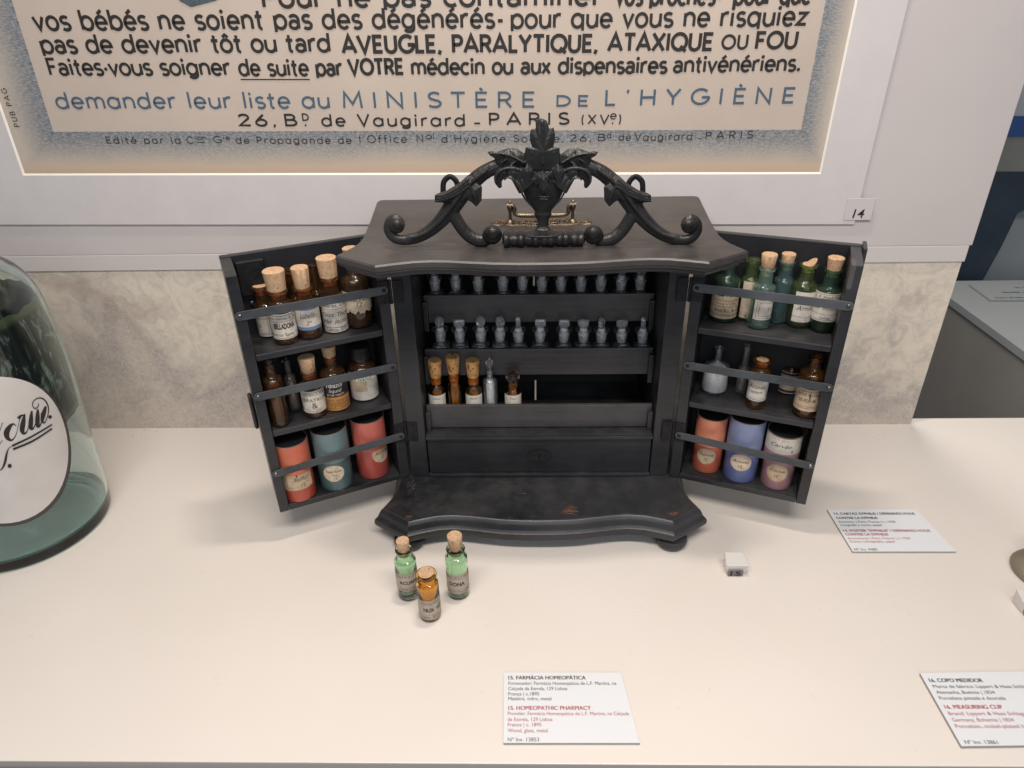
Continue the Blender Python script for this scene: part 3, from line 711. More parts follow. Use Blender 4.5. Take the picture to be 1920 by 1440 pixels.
# scars where paint has chipped off the tray and top
plain('scratch_grey', (.12, .105, .095), .7); M['scratch'] = bpy.data.materials['scratch_grey']
def scar(px, py, w, h, ang, n, z, name='bare_wood_scar', mat='chip'):
    bm = bmesh.new()
    for _ in range(n):
        cx_, cy_ = random.gauss(px, w*.25), random.gauss(py, h*.25); p = on_z(cx_, cy_, z)-CO; l = random.uniform(.15, .4)*w*.0005; a_ = R(ang+random.uniform(-10, 10))
        q_ = [(p.x-l*math.cos(a_), p.y-l*math.sin(a_)), (p.x+l*math.cos(a_)*.4, p.y+l*math.sin(a_)*.4), (p.x+l*math.cos(a_), p.y+l*math.sin(a_)+.0004*random.random())]
        zz = z+random.uniform(.00006, .00022)
        ribbon(bm, q_, [.0001, random.uniform(.0003, .0008), .0001], lambda u, v, zz=zz: Vector((u, v, zz)))
    obj(name, bm, mat, cab)
for a_ in ((1068, 957, 26, 18, 0, 60, .0380), (1262, 964, 20, 8, 10, 30, .0380), (765, 969, 16, 6, 15, 16, .0380)): scar(*a_)
for a_ in ((770, 915, 20, 30, 60, 14, .0380), (740, 474, 20, 4, 0, 9, .3210), (1135, 478, 22, 4, 0, 9, .3210), (848, 433, 10, 5, 10, 6, .3210), (980, 925, 14, 4, 0, 7, .038)): scar(*a_, 'scratch_mark', 'scratch')

# doors
def door(hx, hy, ang, s, top_extra=False):
    e = empty('door', Vector((hx, hy, 0))-CO, ang, cab)
    def db(name, x0, x1, y0, y1, z0, z1, mat='wood', bevel=.0009):
        if s < 0: x0, x1 = -x1, -x0
        return boxo(name, (x0, x1, y0, y1, z0, z1), mat, e, bevel)
    W_ = .146; D_ = .060
    db('back_board', .0015, W_, D_-.006, D_, .0384, .3068, 'wood')
    db('back_lining', .012, W_-.0105, D_-.0068, D_-.0062, .046, .3060, 'wood_black', 0)
    db('side_board', .0015, .0125, 0, D_-.0062, .0384, .3040)
    db('side_board', W_-.0100, W_, 0, D_-.0062, .0384, .3055)
    db('bottom_board', .0128, W_-.0103, 0, D_-.0070, .0384, .0450)
    for z in (.139, .225): db('shelf', .0128, W_-.0103, .0004, D_-.0070, z-.0065, z)
    for z, sl in ((.267, 0), (.182, 0), (.093, 0)):
        zi = z+(.001 if z > .2 else 0); za, zb = z+.003*(z < .1), z-.0035*(z < .1)
        bm = bmesh.new()
        x0, x1 = (.007, W_-.0045); n = 10; f_, bk = [], []
        def cap(cx_, cz, r, a0, a1): return [(cx_+r*math.cos(R(a0+(a1-a0)*k/6)), cz+r*math.sin(R(a0+(a1-a0)*k/6))) for k in range(7)]
        prof = cap(x0, za, .0043, 90, 270)+cap(x1, zb, .0043, -90, 90)
        for (x_, z_) in prof:
            f_.append(bm.verts.new((s*x_, -.0016, z_))); bk.append(bm.verts.new((s*x_, -.0004, z_)))
        bm.faces.new(f_); bm.faces.new(bk[::-1])
        for k in range(len(f_)): bm.faces.new((f_[k], f_[(k+1) % len(f_)], bk[(k+1) % len(f_)], bk[k]))
        obj('retaining_bar', bm, 'metal', e, bevel=.0003)
        for (x_, z_) in ((x0, za), (x1, zb)):
            bm = bmesh.new(); n = 14
            ra = [bm.verts.new((s*x_+.0020*math.cos(k*2*math.pi/n), -.0018, z_+.0020*math.sin(k*2*math.pi/n))) for k in range(n)]
            rb = [bm.verts.new((s*x_+.0014*math.cos(k*2*math.pi/n), -.0025, z_+.0014*math.sin(k*2*math.pi/n))) for k in range(n)]
            bm.faces.new(rb)
            for k in range(n): bm.faces.new((ra[k], ra[(k+1) % n], rb[(k+1) % n], rb[k]))
            obj('screw', bm, 'screw' if x_ > .05 else 'hinge', e, smooth=True)
    return e, db
LD, ldb = door(-.1343, .6356, R(26.07), -1)
RD, rdb = door(.1578, .6338, R(-20.8), 1)
# lock plate inside left door, latch block and astragal on right door, pull tab on left edge
lk = ldb('lock_case', .108, .134, .044, .0530, .268, .302, 'hinge'); ldb('lock_screw', .124, .128, .0495, .0530, .256, .260, 'screw')
ldb('pull_tab', .1462, .1505, .030, .046, .128, .165, 'wood', .002)
rdb('astragal', .1464, .1500, .040, .0640, .052, .3085, 'wood'); rdb('latch_block', .1358, .1405, -.0003, .016, .282, .3058, 'wood_in')
# hinges
for s_, hx, hy in ((-1, -.1343, .6356), (1, .1578, .6338)):
    for zc_ in (.2645, .100):
        bm = bmesh.new(); x = hx-XC
        lathe(bm, [(0, zc_-.0125), (.0016, zc_-.0125), (.0016, zc_-.0045), (.0013, zc_-.004), (.0016, zc_-.0035), (.0016, zc_+.0035), (.0013, zc_+.004), (.0016, zc_+.0045), (.0016, zc_+.0125), (0, zc_+.0125)], 12, x-.0*s_, hy-.66-.0012)
        hg = obj('hinge', bm, 'hinge', cab, smooth=True)
        a0, a1 = sorted((x-s_*.0020, x-s_*.0125))
        boxo('hinge_leaf', (a0, a1, hy-.66-.0022, hy-.66-.0008, zc_-.0120, zc_+.0120), 'hinge', hg, .0004)
        ang = R(26.07) if s_ < 0 else R(-20.8)
        l2 = boxo('hinge_leaf', tuple(sorted((s_*.0022, s_*.0130)))+(-.0012, -.0002, zc_-.0120, zc_+.0120), 'hinge', hg, .0004)
        l2.location = (x, hy-.66, 0); l2.rotation_euler = (0, 0, ang)

# brass handle on the top board
hp = on_z(1018, 418, .321)
bm = bmesh.new()
hw = .0500; cy_ = hp.y-.66; cx_ = .0025
pts = [(hw, 0), (hw*.96, .007), (hw*.82, .0085), (hw*.70, .0070), (hw*.55, .0095), (hw*.30, .0105), (0, .0125)]
pts = pts+[(-x, y) for x, y in reversed(pts[:-1])]; pts = pts+[(x, -y) for x, y in reversed(pts[1:-1])]
lo = [bm.verts.new((cx_+x, cy_+y, .3211)) for x, y in pts]; hi = [bm.verts.new((cx_+x*.98, cy_+y*.93, .3224)) for x, y in pts]; ii = [bm.verts.new((cx_+x*.93, cy_+y*.72, .3220)) for x, y in pts]
n = len(pts)
for k in range(n):
    bm.faces.new((lo[k], lo[(k+1) % n], hi[(k+1) % n], hi[k])); bm.faces.new((hi[k], hi[(k+1) % n], ii[(k+1) % n], ii[k]))
bm.faces.new(ii)
hb = obj('handle_plate', bm, 'brass', cab, bevel=.0003)
bm = bmesh.new()
for k in range(80):
    x = random.uniform(-.93, .93)*hw; y = random.uniform(-.6, .6)*.0085
    bmesh.ops.create_icosphere(bm, subdivisions=1, radius=random.uniform(.0007, .0015), matrix=Matrix.Translation((cx_+x, cy_+y, .3221)))
for k in range(15):
    bmesh.ops.create_icosphere(bm, subdivisions=1, radius=.0015, matrix=Matrix.Translation((cx_-.014+.002*k, cy_-.0075-.0015*math.sin(k/14*math.pi), .3226)))
obj('embossed_ornament', bm, 'brass', hb, smooth=True)
bm = bmesh.new()
hz = .3345
path = [(-.0335, hz+.004), (-.0285, hz+.0040), (-.0262, hz+.0015), (-.0262, hz-.0025), (-.0235, hz-.0052), (-.016, hz-.0060), (0, hz-.0058), (.016, hz-.0060), (.0235, hz-.0052), (.0262, hz-.0025), (.0262, hz+.0015), (.0285, hz+.0040), (.0335, hz+.004)]
pp = smoothpath(path, 5)
tube(bm, [Vector((cx_+x, cy_, z)) for x, z in pp], [.0021+.0007*math.exp(-(x/.012)**2) for x, z in pp], 12)
obj('bail', bm, 'brass', hb, smooth=True)
for s_ in (-1, 1):
    bm = bmesh.new()
    lathe(bm, [(0, .3222), (.0048, .3222), (.0040, .3236), (.0017, .3250), (.0014, .3320), (.0024, .3345), (.0030, .3375), (.0022, .3398), (.0011, .3408), (.0017, .3420), (.0010, .3434), (0, .3440)], 16, cx_+s_*.0305, cy_)
    obj('handle_post', bm, 'brass', hb, smooth=True)

# carved crest: one carved piece, remeshed so that its limbs flow together
YC = .600
def cw(px, py, dy=0): return on_y(px, py, YC+dy)-CO
K = .000466
crest_e = empty('crest', (0, 0, 0), 0, cab)
bm = bmesh.new()
CXp = 1018
def mirror(P): return [(2*CXp-p[0],)+tuple(p[1:]) for p in P]
def limb(P, flat=.8, dy=0, n=12):
    pp = smoothpath(P, 5); tube(bm, [cw(p[0], p[1], dy) for p in pp], [max(.0006, p[2]*K) for p in pp], n, flat)
def ball(px, py, r, dy=0, sc=(1, 1, 1)):
    bmesh.ops.create_uvsphere(bm, u_segments=16, v_segments=10, radius=r*K, matrix=Matrix.Translation(cw(px, py, dy)) @ Matrix.Diagonal((*sc, 1)))
def plate(poly, y0, y1, mid=None, ridge=0):
    """closed outline in px extruded from y0 (back) to y1 (front), with a raised middle"""
    f_ = [bm.verts.new(cw(x, y, y1)) for x, y in poly]; b_ = [bm.verts.new(cw(x, y, y0)) for x, y in poly]
    n = len(poly)
    for k in range(n): bm.faces.new((f_[k], f_[(k+1) % n], b_[(k+1) % n], b_[k]))
    cxm, cym = mid or (sum(p[0] for p in poly)/n, sum(p[1] for p in poly)/n)
    c1 = bm.verts.new(cw(cxm, cym, y1-ridge)); c2 = bm.verts.new(cw(cxm, cym, y0))
    for k in range(n):
        bm.faces.new((f_[k], f_[(k+1) % n], c1)); bm.faces.new((b_[(k+1) % n], b_[k], c2))
for mm in (lambda P: P, mirror):
    limb(mm([(755, 425, 6), (750, 415, 8), (741, 410, 9), (731, 417, 10), (729, 431, 10), (737, 444, 10), (752, 450, 10), (772, 448, 11), (792, 441, 11.5), (815, 425, 13), (835, 404, 15), (852, 382, 17), (872, 356, 16), (892, 336, 14.5), (912, 321, 13.5), (938, 310, 13), (965, 305, 13)]), .72)
    bx_ = mm([(744, 424)])[0][0]; ball(bx_, 423, 15, -.002, (1, .8, 1)); ball(bx_, 421, 9, -.0065, (1, .6, 1))
    limb(mm([(843, 388, 12), (855, 410, 12.5), (868, 430, 12.5), (884, 445, 13), (903, 451, 13), (918, 446, 12)]), .8)
    bx_ = mm([(923, 440)])[0][0]; ball(bx_, 440, 19, -.0015, (1, .8, 1)); ball(bx_, 438, 12, -.0072, (1, .5, 1))
    # carved fillet running along the arm
    limb(mm([(770, 446, 3), (795, 438, 3.5), (820, 419, 4), (845, 390, 4.5), (868, 358, 4.5), (890, 336, 4), (915, 318, 3.5)]), .9, -.0068, 8)
    # acanthus tongues on the scroll
    plate(mm([(815, 366), (822, 362), (838, 357), (858, 345), (880, 330), (888, 346), (872, 366), (852, 377), (834, 380), (815, 379)]), .006, -.0065, mid=mm([(848, 364)])[0], ridge=.003)
    plate(mm([(904, 350), (903, 376), (893, 388), (884, 379), (874, 373), (862, 380), (862, 352), (882, 338)]), .006, -.0055, mid=mm([(884, 361)])[0], ridge=.0035)
    plate(mm([(826, 402), (836, 388), (846, 376), (856, 392), (842, 398)]), .005, -.004, ridge=.002)
    for k_ in range(3): limb(mm([(817, 367+5*k_, 1.6), (834, 364.5+5*k_, 2.4), (856, 353+6*k_, 2.6), (878, 336+7*k_, 1.8)]), 1, -.0085, 8)
    limb(mm([(893, 384, 1.4), (890, 368, 2.2), (882, 352, 2.2), (878, 340, 1.6)]), 1, -.0085, 8)
    # side leaves
    q_ = [(914, 285), (922, 283), (931, 285), (943, 281), (955, 277), (970, 279), (986, 290), (992, 309), (978, 318), (958, 318), (940, 314), (932, 306), (928, 297), (919, 292)]
    plate(mm(q_), .007, -.005, mid=mm([(962, 296)])[0], ridge=.005)
    limb(mm([(917, 288, 1.5), (940, 288, 2.2), (962, 294, 2.5), (984, 306, 2.2)]), 1, -.0098, 8)
    for a_ in ((938, 284, 950, 296), (955, 280, 968, 298), (938, 306, 954, 296), (954, 312, 970, 301)): limb(mm([(a_[0], a_[1], 1.2), ((a_[0]+a_[2])/2, (a_[1]+a_[3])/2, 1.8), (a_[2], a_[3], 1.5)]), 1, -.0085, 8)
    # curling lip of the vase
    limb(mm([(939, 352, 3), (936, 346, 5.5), (934, 337, 8), (939, 328, 9.5), (950, 323, 10.5), (964, 325, 13), (977, 334, 18), (990, 348, 22)]), .75, -.004)
    limb(mm([(930, 343, 2.4), (929, 331, 3), (938, 320, 3.4), (953, 315, 3.6), (970, 317, 3.4), (984, 324, 2.6)]), 1, -.0098, 8)
    limb(mm([(945, 338, 1.6), (951, 333, 2), (961, 336, 2.2), (972, 350, 2.2), (984, 372, 2), (1000, 390, 1.6)]), 1, -.0105, 8)
# vase, stem, foot
def vz(y): return cw(CXp, y).z
vx = cw(CXp, 400).x
lathe(bm, [(0, vz(316))]+[(r_*K, vz(y_)) for r_, y_ in ((38, 316), (41, 326), (42, 338), (40, 350), (35, 365), (27.5, 380), (18, 392), (15, 397), (17, 402), (13.5, 407), (10.5, 414), (10.5, 424), (16, 430), (31, 434), (44, 437), (44, 441))]+[(0, vz(441))], 40, vx, YC-.66, .48)
# pointed leaf tips round the rim
for (x, ya, yb, w_, dy_) in ((962, 311, 342, 11, 0), (989, 309, 350, 11, -.0015), (1018, 321, 362, 12, -.0025), (1047, 309, 350, 11, -.0015), (1074, 311, 342, 11, 0)):
    plate([(x-w_*.3, yb-6), (x-w_, ya+15), (x-w_*.9, ya+9), (x, ya), (x+w_*.9, ya+9), (x+w_, ya+15), (x+w_*.3, yb-6), (x, yb)], -.002, -.0098+dy_, mid=(x, ya+14), ridge=.0016)
    plate([(x-w_*1.9, ya+16), (x-w_*.9, ya+8), (x-w_*.3, ya+16), (x-w_, ya+28)], -.002, -.0085+dy_, ridge=.001) if x > 962 else None
# centre leaf
q_ = [(985, 311), (984, 292), (985, 277), (990, 275), (999, 279), (995, 268), (993, 254), (995, 244), (998, 241), (1005, 242), (1004, 232), (1008, 224), (1012, 221), (1019, 223), (1025, 226), (1028, 233), (1029, 241), (1038, 239), (1041, 252), (1040, 265), (1037, 277), (1049, 276), (1050, 292), (1048, 311), (1034, 318), (1018, 320), (1002, 318)]
plate(q_, .001, -.009, mid=(1018, 285), ridge=.003)
limb([(1017, 228, 1.5), (1018, 250, 2.2), (1018, 280, 2.8), (1018, 308, 2.6)], 1, -.0105, 8)
for s_ in (-1, 1):
    for (a_, b_) in (((1018, 272), (1018+s_*13, 258)), ((1018, 296), (1018+s_*22, 286))): limb([(a_[0], a_[1], 1.8), ((a_[0]+b_[0])/2, (a_[1]+b_[1])/2+1, 2), (b_[0], b_[1], 1.4)], 1, -.0098, 8)
# keyhole drop rim
limb([(1020, 336, 1.2), (1014, 346, 1.8), (1013, 354, 2), (1020, 360, 2.2), (1027, 354, 2), (1026, 346, 1.8), (1020, 336, 1.2)], 1, -.0152, 8)
for yy, w_ in ((368, 10), (373, 8)): limb([(1020-w_, yy, 1), (1020, yy+1.5, 1.8), (1020+w_, yy, 1)], 1, -.0146, 8)
ob = obj('carved_crest_body', bm, 'carved', crest_e, smooth=True, auto=0)
md = ob.modifiers.new('r', 'REMESH'); md.mode = 'VOXEL'; md.voxel_size = .0006; md.use_smooth_shade = True
md = ob.modifiers.new('s', 'SMOOTH'); md.factor = .5; md.iterations = 2
# reeded plinth roll under the vase
bm = bmesh.new()
z0_ = .3212; xa, xb = cw(942, 456).x, cw(1096, 456).x; n = 84; prev = None
for k in range(n+1):
    t_ = k/n; x_ = xa+(xb-xa)*t_; ph = (t_*11) % 1
    rr = .0066 + .0009*abs(math.sin(t_*11*math.pi)) - (.0022 if (t_ < .02 or t_ > .98) else 0) + .0003*math.sin(t_*37)
    rr *= .93 if int(t_*11) % 2 else 1
    ring = [bm.verts.new((x_, YC-.66-.001+rr*1.15*math.cos(a_*math.pi/8), z0_+.0066+rr*.98*max(-.93, math.sin(a_*math.pi/8)))) for a_ in range(16)]
    if prev:
        for a_ in range(16): bm.faces.new((prev[a_], prev[(a_+1) % 16], ring[(a_+1) % 16], ring[a_]))
    else: bm.faces.new(ring[::-1])
    prev = ring
bm.faces.new(prev); obj('reeded_base', bm, 'carved', crest_e, smooth=True)
bm = bmesh.new(); pts = [(1020, 338), (1015, 346), (1014.5, 352), (1017, 357), (1020, 358.5), (1023, 357), (1025.5, 352), (1025, 346)]
f_ = [bm.verts.new(cw(x, y, -.0196)) for x, y in pts]; b_ = [bm.verts.new(cw(x, y, -.012)) for x, y in pts]; bm.faces.new(f_)
for k in range(8): bm.faces.new((f_[k], f_[(k+1) % 8], b_[(k+1) % 8], b_[k]))
obj('keyhole', bm, 'groove', crest_e)
for s_ in (-1, 1):   # iron loops behind the scrolls
    bm = bmesh.new(); P = [(831, 374), (831, 348), (834, 338), (844, 331), (854, 338), (858, 348), (858, 362)]
    P = mirror(P) if s_ > 0 else P
    pp = smoothpath(P, 5); tube(bm, [cw(p[0], p[1], .011) for p in pp], [5.2*K]*len(pp), 10, .35)
    obj('hanging_loop', bm, 'hinge', crest_e, smooth=True)

# ------------------------------------------------------------------ bottles
def bottle(name, label, cat, group, cx, yb, w, zb, glassm, sh, lip, nw, lw, cork=None, lab=None, fill=None, flat_lip=False, front=None, wall=.0009, base_in=.002, spout=False, cap=None, dark_label_side=0):
    """cx,yb: pixel of the base's nearest point; w: width px; sh, lip, cork: pixel rows"""
    p = on_z(cx, yb, zb); hd = Vector((p.x, p.y)).normalized(); s = depth(p)/F; r = w*s/2
    c = Vector((p.x+hd.x*r, p.y+hd.y*r, zb))
    if front: c.x, c.y = front
    zr = lambda y, off=0: (lambda d: CAM.z+d.z*((Vector((c.x, c.y)).length-off)/Vector((d.x, d.y)).length))(ray(cx, y))
    z_sh = zr(sh, r*.6)-zb; z_lip = zr(lip)-zb
    su = depth((c.x, c.y, zb+z_lip))/F
    rn = nw*su/2; rl = lw*su/2
    e = empty(name, c+Vector((0, 0, .0002))); tag(e, label, cat, group)
    e.rotation_euler = (0, 0, random.uniform(0, 6.28) if not lab else 0)
    hs = (r-rn)*1.0
    z_n = z_sh+hs*.75
    lt = .0026
    prof = [(0, .0004), (r*.80, .0), (r*.95, .0006), (r, .002), (r, z_sh-.001), (r*.985, z_sh+hs*.12), (r*.90, z_sh+hs*.36), (rn+(r-rn)*.38, z_sh+hs*.58), (rn+.0006, z_n), (rn, z_n+.001),
            (rn, max(z_n+.0015, z_lip-lt)), (rl*.97, z_lip-lt*.75), (rl, z_lip-lt*.35), (rl*.96, z_lip), (rn-wall*.7, z_lip),
            (rn-wall, z_lip-lt), (rn-wall, z_n+.001), (rn-wall+(r-rn)*.3, z_sh+hs*.5), (r-wall*1.1, z_sh), (r-wall, z_sh-.003), (r-wall, base_in+.0012), (r*.7, base_in), (0, base_in+.0004)]
    bm = bmesh.new(); lathe(bm, prof, 36)
    obj('glass_body', bm, glassm, e, smooth=True, auto=60)
    if cork:
        ytop, cwid = cork[0], cork[1]; zt_ = zr(ytop)-zb; st = depth((c.x, c.y, zb+zt_))/F; rc = cwid*st/2; rb = rn-wall-.0001
        rb2 = min(rc*.86, rb)
        bm = bmesh.new(); z0c = max(z_n+.001, z_lip-.007)
        lathe(bm, [(0, z0c), (rb*.93, z0c), (rb, z_lip-.0005), (rb, z_lip+.0002), (max(rb*1.02, rc*.86), z_lip+min(.0012, max(.0004, (zt_-z_lip)*.15))), (rc, zt_-.0006), (rc*.94, zt_), (0, zt_)] if zt_ > z_lip+.001 else
                  [(0, z0c), (rb*.93, z0c), (rb, z_lip-.0005), (rb*.95, zt_), (0, zt_)], 28, jit=.00012)
        if len(cork) > 2:   # broken cork with a torn spike
            for v_ in bm.verts:
                if v_.co.z > zt_-.0008: v_.co.z += max(0, (v_.co.x/rc))*.006 - .0018
        obj('cork', bm, 'cork', e, smooth=True, auto=40)
    if cap:
        ytop, cwid = cap; zt_ = zr(ytop)-zb; rc = cwid*su/2
        bm = bmesh.new(); lathe(bm, [(0, z_lip+.0003), (rc*.9, z_lip+.0003), (rc, z_lip+.001), (rc, zt_-.001), (rc*.92, zt_), (0, zt_)], 28); obj('cap', bm, 'blackcap', e, smooth=True)
    if fill:
        fm, fy = fill[0], fill[1]; ri = r-wall-.0004 if len(fill) < 3 else r*fill[2]
        zf = min(max(.006, zr(fy, r)-zb), z_sh-.001)
        bm = bmesh.new(); lathe(bm, [(0, base_in+.0009), (ri*.9, base_in+.0009), (ri, base_in+.003), (ri, zf-.0004), (ri*.9, zf), (0, zf+.0006)], 28, jit=.0003); obj('contents', bm, fm, e, smooth=True)
    if lab:
        for L in (lab if isinstance(lab, list) else [lab]):
            y0, y1 = L['y']; zt_, zl = zr(y0, r)-zb, zr(y1, r)-zb; zl = max(zl, .0012); zt_ = min(zt_, z_sh-.0002)
            am = math.atan2(-c.y, -c.x)+R(L.get('rot', 0)); ah = R(L.get('half', 85)); rr = r+.00012
            def mp(u, v, off=0, rr=rr, am=am): return Vector(((rr+off)*math.cos(am+u/rr), (rr+off)*math.sin(am+u/rr), v))
            bm = bmesh.new(); N = 22; rows = 6; gridv = []
            for j in range(rows+1):
                row = []
                for i in range(N+1):
                    u = (-1+2*i/N)*ah*rr; v = zl+(zt_-zl)*j/rows
                    if L.get('torn') and j == 0: v += .003*max(0, math.sin(i*1.3))+.002*random.random()
                    if L.get('wave') and j in (0, rows): v += .0002*math.sin(i*3)
                    row.append(bm.verts.new(mp(u, v)))
                gridv.append(row)
            for j in range(rows):
                for i in range(N): bm.faces.new((gridv[j][i], gridv[j][i+1], gridv[j+1][i+1], gridv[j+1][i]))
            lo = obj('paper_label', bm, L.get('mat', 'paper'), e, smooth=True)
            H = zt_-zl
            for kind in ('ink', 'deco', 'deco2'):
                bm = bmesh.new(); got = False
                for it in L.get(kind, ()):
                    got = True
                    if it[0] == 'line':      # ('line', frac height, thickness)
                        vv = zl+H*it[1]; ribbon(bm, [(k/16*2*ah*rr-ah*rr, vv) for k in range(17)], it[2], lambda u, v: mp(u, v, .00012))
                    elif it[0] == 'band':
                        v0_, v1_ = zl+H*it[1], zl+H*it[2]; ribbon(bm, [(k/16*2*ah*rr-ah*rr, (v0_+v1_)/2) for k in range(17)], v1_-v0_, lambda u, v: mp(u, v, .0001))
                    elif it[0] == 'box':     # inset frame
                        a_, b_, c0, d0, th = it[1:]; ua, ub = a_*ah*rr, b_*ah*rr; va, vb = zl+H*c0, zl+H*d0
                        pts_ = [(ua+(ub-ua)*k/8, va) for k in range(9)]+[(ub, va+(vb-va)*k/3) for k in range(1, 4)]+[(ub+(ua-ub)*k/8, vb) for k in range(1, 9)]+[(ua, vb+(va-vb)*k/3) for k in range(1, 3)]
                        ribbon(bm, pts_, th, lambda u, v: mp(u, v, .00014), True)
                    elif it[0] == 't':       # ('t', text, u frac of r, v frac, cap height frac, opts)
                        o_ = it[5] if len(it) > 5 else {}
                        put_text(bm, it[1], it[2]*rr, zl+H*it[3], height=H*it[4], width=(o_['w']*rr if 'w' in o_ else None), center=True, mp=lambda u, v: mp(u, v, .00014), bold=o_.get('b', 0), shear=o_.get('s', 0), spacing=o_.get('sp', 1))
                    elif it[0] == 'blot':
                        pts_ = [(it[1]*rr+.001*math.sin(k*1.3)*.2, zl+H*(it[2]+it[4]*k/5)) for k in range(6)]
                        ribbon(bm, pts_, [.0001, .0008*it[3], .0012*it[3], .0013*it[3], .0008*it[3], .0003], lambda u, v: mp(u, v, .0001))
                if got: obj('lettering' if kind == 'ink' else 'label_border', bm, L.get(kind+'mat', 'inkgrey' if kind == 'ink' else 'ink'), lo)
                else: bm.free()
    return e
T = lambda s_, u, v, h, **k: ('t', s_, u, v, h, k)
# --- three bottles standing on the table
gt = 'little corked bottles standing on the table'
def lc(main, top, bot, mat='greylabel', **kw):
    return dict(mat=mat, half=100, ink=[T(main, kw.get('u', 0),   .42, .19, b=.03, **({'w': kw['w']} if 'w' in kw else {})), T(top, .1, .83, .09), T(bot, .1, .10, .09)], deco=[('line', .96, .00022), ('line', .77, .00022), ('line', .24, .00022), ('line', .05, .0003)], decomat='inksoft', **{k: v for k, v in kw.items() if k not in ('u', 'w')})
bottle('corked_bottle', 'pale green corked bottle on the table lettered ACUANH, nearest the left foot', 'bottle', gt, 769, 1129, 40, 0, 'g_green', 1056, 1027, 27, 33, (1011, 25), dict(lc('ACUANH', 'Pharmacia M. de L.F. Martins', 'Calçada da Estrela', u=.22, w=2.0), y=(1077, 1109)), ('powdergrey', 1128, .5), wall=.0011)
bottle('corked_bottle', 'pale green corked bottle on the table lettered DONA, right of the other two', 'bottle', gt, 861.5, 1127, 41, 0, 'g_green', 1052, 1027, 27, 36, (1003, 29), dict(lc('DONA', 'Pharm. de L.F. Martins', 'da Estrela, Lisboa', u=-.12, w=1.5), y=(1079, 1114)), None, wall=.0011)
bottle('corked_bottle', 'honey amber corked bottle on the table lettered NUX VOM, in front of two green ones', 'bottle', gt, 809, 1169, 41, 0, 'amberbright', 1100, 1074, 26, 40, (1071, 31), dict(lc('NUX  VOM', 'Homeopathica', 'Lisboa - Estrela', u=.50, w=2.2), y=(1127, 1162)), None, wall=.0011)

ZS = (.2253, .1393, .0453)
gl = 'amber bottles on the upper shelf of the left door'
bottle('amber_bottle', 'narrow amber bottle, far left on the top shelf of the left door, cork sunk flush', 'bottle', gl, 508, 633, 39, ZS[0], 'amberdark', 574, 535, 27, 36, (531, 28), dict(y=(592, 632), half=95, deco=[('box', -.62, .1, .1, .92, .0003), ('box', -.52, .0, .16, .86, .0002)], ink=[T('12', -.85, .45, .15)]), ('powderdark', 600))
bottle('amber_bottle', 'amber bottle with wide split cork and white label reading BELLADONA', 'bottle', gl, 539.6, 648, 46, ZS[0], 'amberdark', 572, 542, 31, 41, (503, 41), dict(y=(588, 636), half=88, ink=[T('BELLADONA', .05, .42, .20, b=.045, w=1.75), T('Santos Ramos, A. Mart', 0, .78, .10), T('Farmacias Santa Cruz', 0, .13, .12)], deco=[('line', .93, .0005), ('line', .70, .0003), ('line', .05, .0004)]), ('powdergrey', 645))
bottle('amber_bottle', 'amber bottle with cork and cream label in blue bands handwritten Lobelia', 'bottle', gl, 585, 638, 45, ZS[0], 'amberdark', 570, 535, 31, 40, (498, 33), dict(y=(575, 619), mat='paper', half=85, wave=1, ink=[T('Lobelia', -.05, .52, .22, s=.4, w=1.2), T('2ª', 0, .22, .18, s=.3)], inkmat='inksoft', deco=[('band', .86, 1.0), ('band', .0, .14)], decomat='labelblue'), ('powderdark', 637))
bottle('amber_bottle', 'uncorked amber bottle with its wide round mouth open, behind the Lobelia bottle', 'bottle', gl, 604, 611, 37, ZS[0], 'amber', 548, 489, 28, 37, None, None, None)
bottle('amber_bottle', 'amber bottle of which only the orange mouth shows behind the split cork', 'bottle', gl, 566, 619, 33, ZS[0], 'amber', 560, 504, 25, 34, None, None, None)
bottle('amber_bottle', 'amber bottle with tall cork and white handwritten label, right of the open one', 'bottle', gl, 633, 625.5, 45, ZS[0], 'amberdark', 560, 518, 30, 37, (480, 38.5), dict(y=(565, 624), half=90, ink=[T('F. Tavares, Lisboa', 0, .82, .12, s=.2), T('Tinct. Thuya', .15, .52, .13, s=.4), T('Mat. Jacnts', .0, .30, .13, s=.45), T('Lisboa, 272', 0, .04, .10, b=.01)], inkmat='inkgrey', deco=[('line', .75, .0003), ('line', .16, .0005)]), None)
bottle('amber_bottle', 'wide amber bottle with torn cream label, next to the hinge of the left door', 'bottle', gl, 677, 617, 52, ZS[0], 'amberdark', 528, 478, 27, 33, (463, 30), dict(y=(548, 590), half=80, mat='cream', torn=1, ink=[T('Hyoscyami', -.05, .60, .20, s=.3), T('12', .1, .35, .2, s=.3)], inkmat='inksoft', deco=[('line', .90, .0004)]), ('powderdark', 600))
gm = 'small medicine bottles on the middle shelf of the left door'
bottle('glass_vial', 'tall dark amber vial without label, far left on the middle shelf of left door', 'vial', gm, 529.6, 802, 35, ZS[1], 'amberdark', 712, 678, 19, 22, None, None, ('powderbrown', 725, .62), cap=(668, 17))
bottle('glass_vial', 'slim brown vial standing behind and right of the unlabelled amber vial', 'vial', gm, 556, 772, 22, ZS[1], 'smoke', 706, 672, 12, 15, None, None, ('powderbrown', 715, .7), cap=(664, 11))
bottle('amber_bottle', 'small corked amber bottle with grey-white label bearing a tiny figure', 'bottle', gm, 595, 786, 42, ZS[1], 'amberdark', 722, 693, 27, 33, (666, 31), dict(y=(733, 774), half=88, mat='paper', ink=[T('VERATRUM', 0, .52, .15, sp=1.1), T('Pharmacia M. de L.', 0, .84, .09), T('Homeopathica', 0, .04, .09), T('&', 0, .22, .26)], inkmat='inkgrey', deco=[('line', .94, .0004), ('line', .80, .0003), ('line', .16, .0003)]), ('powdergrey', 784, .45))
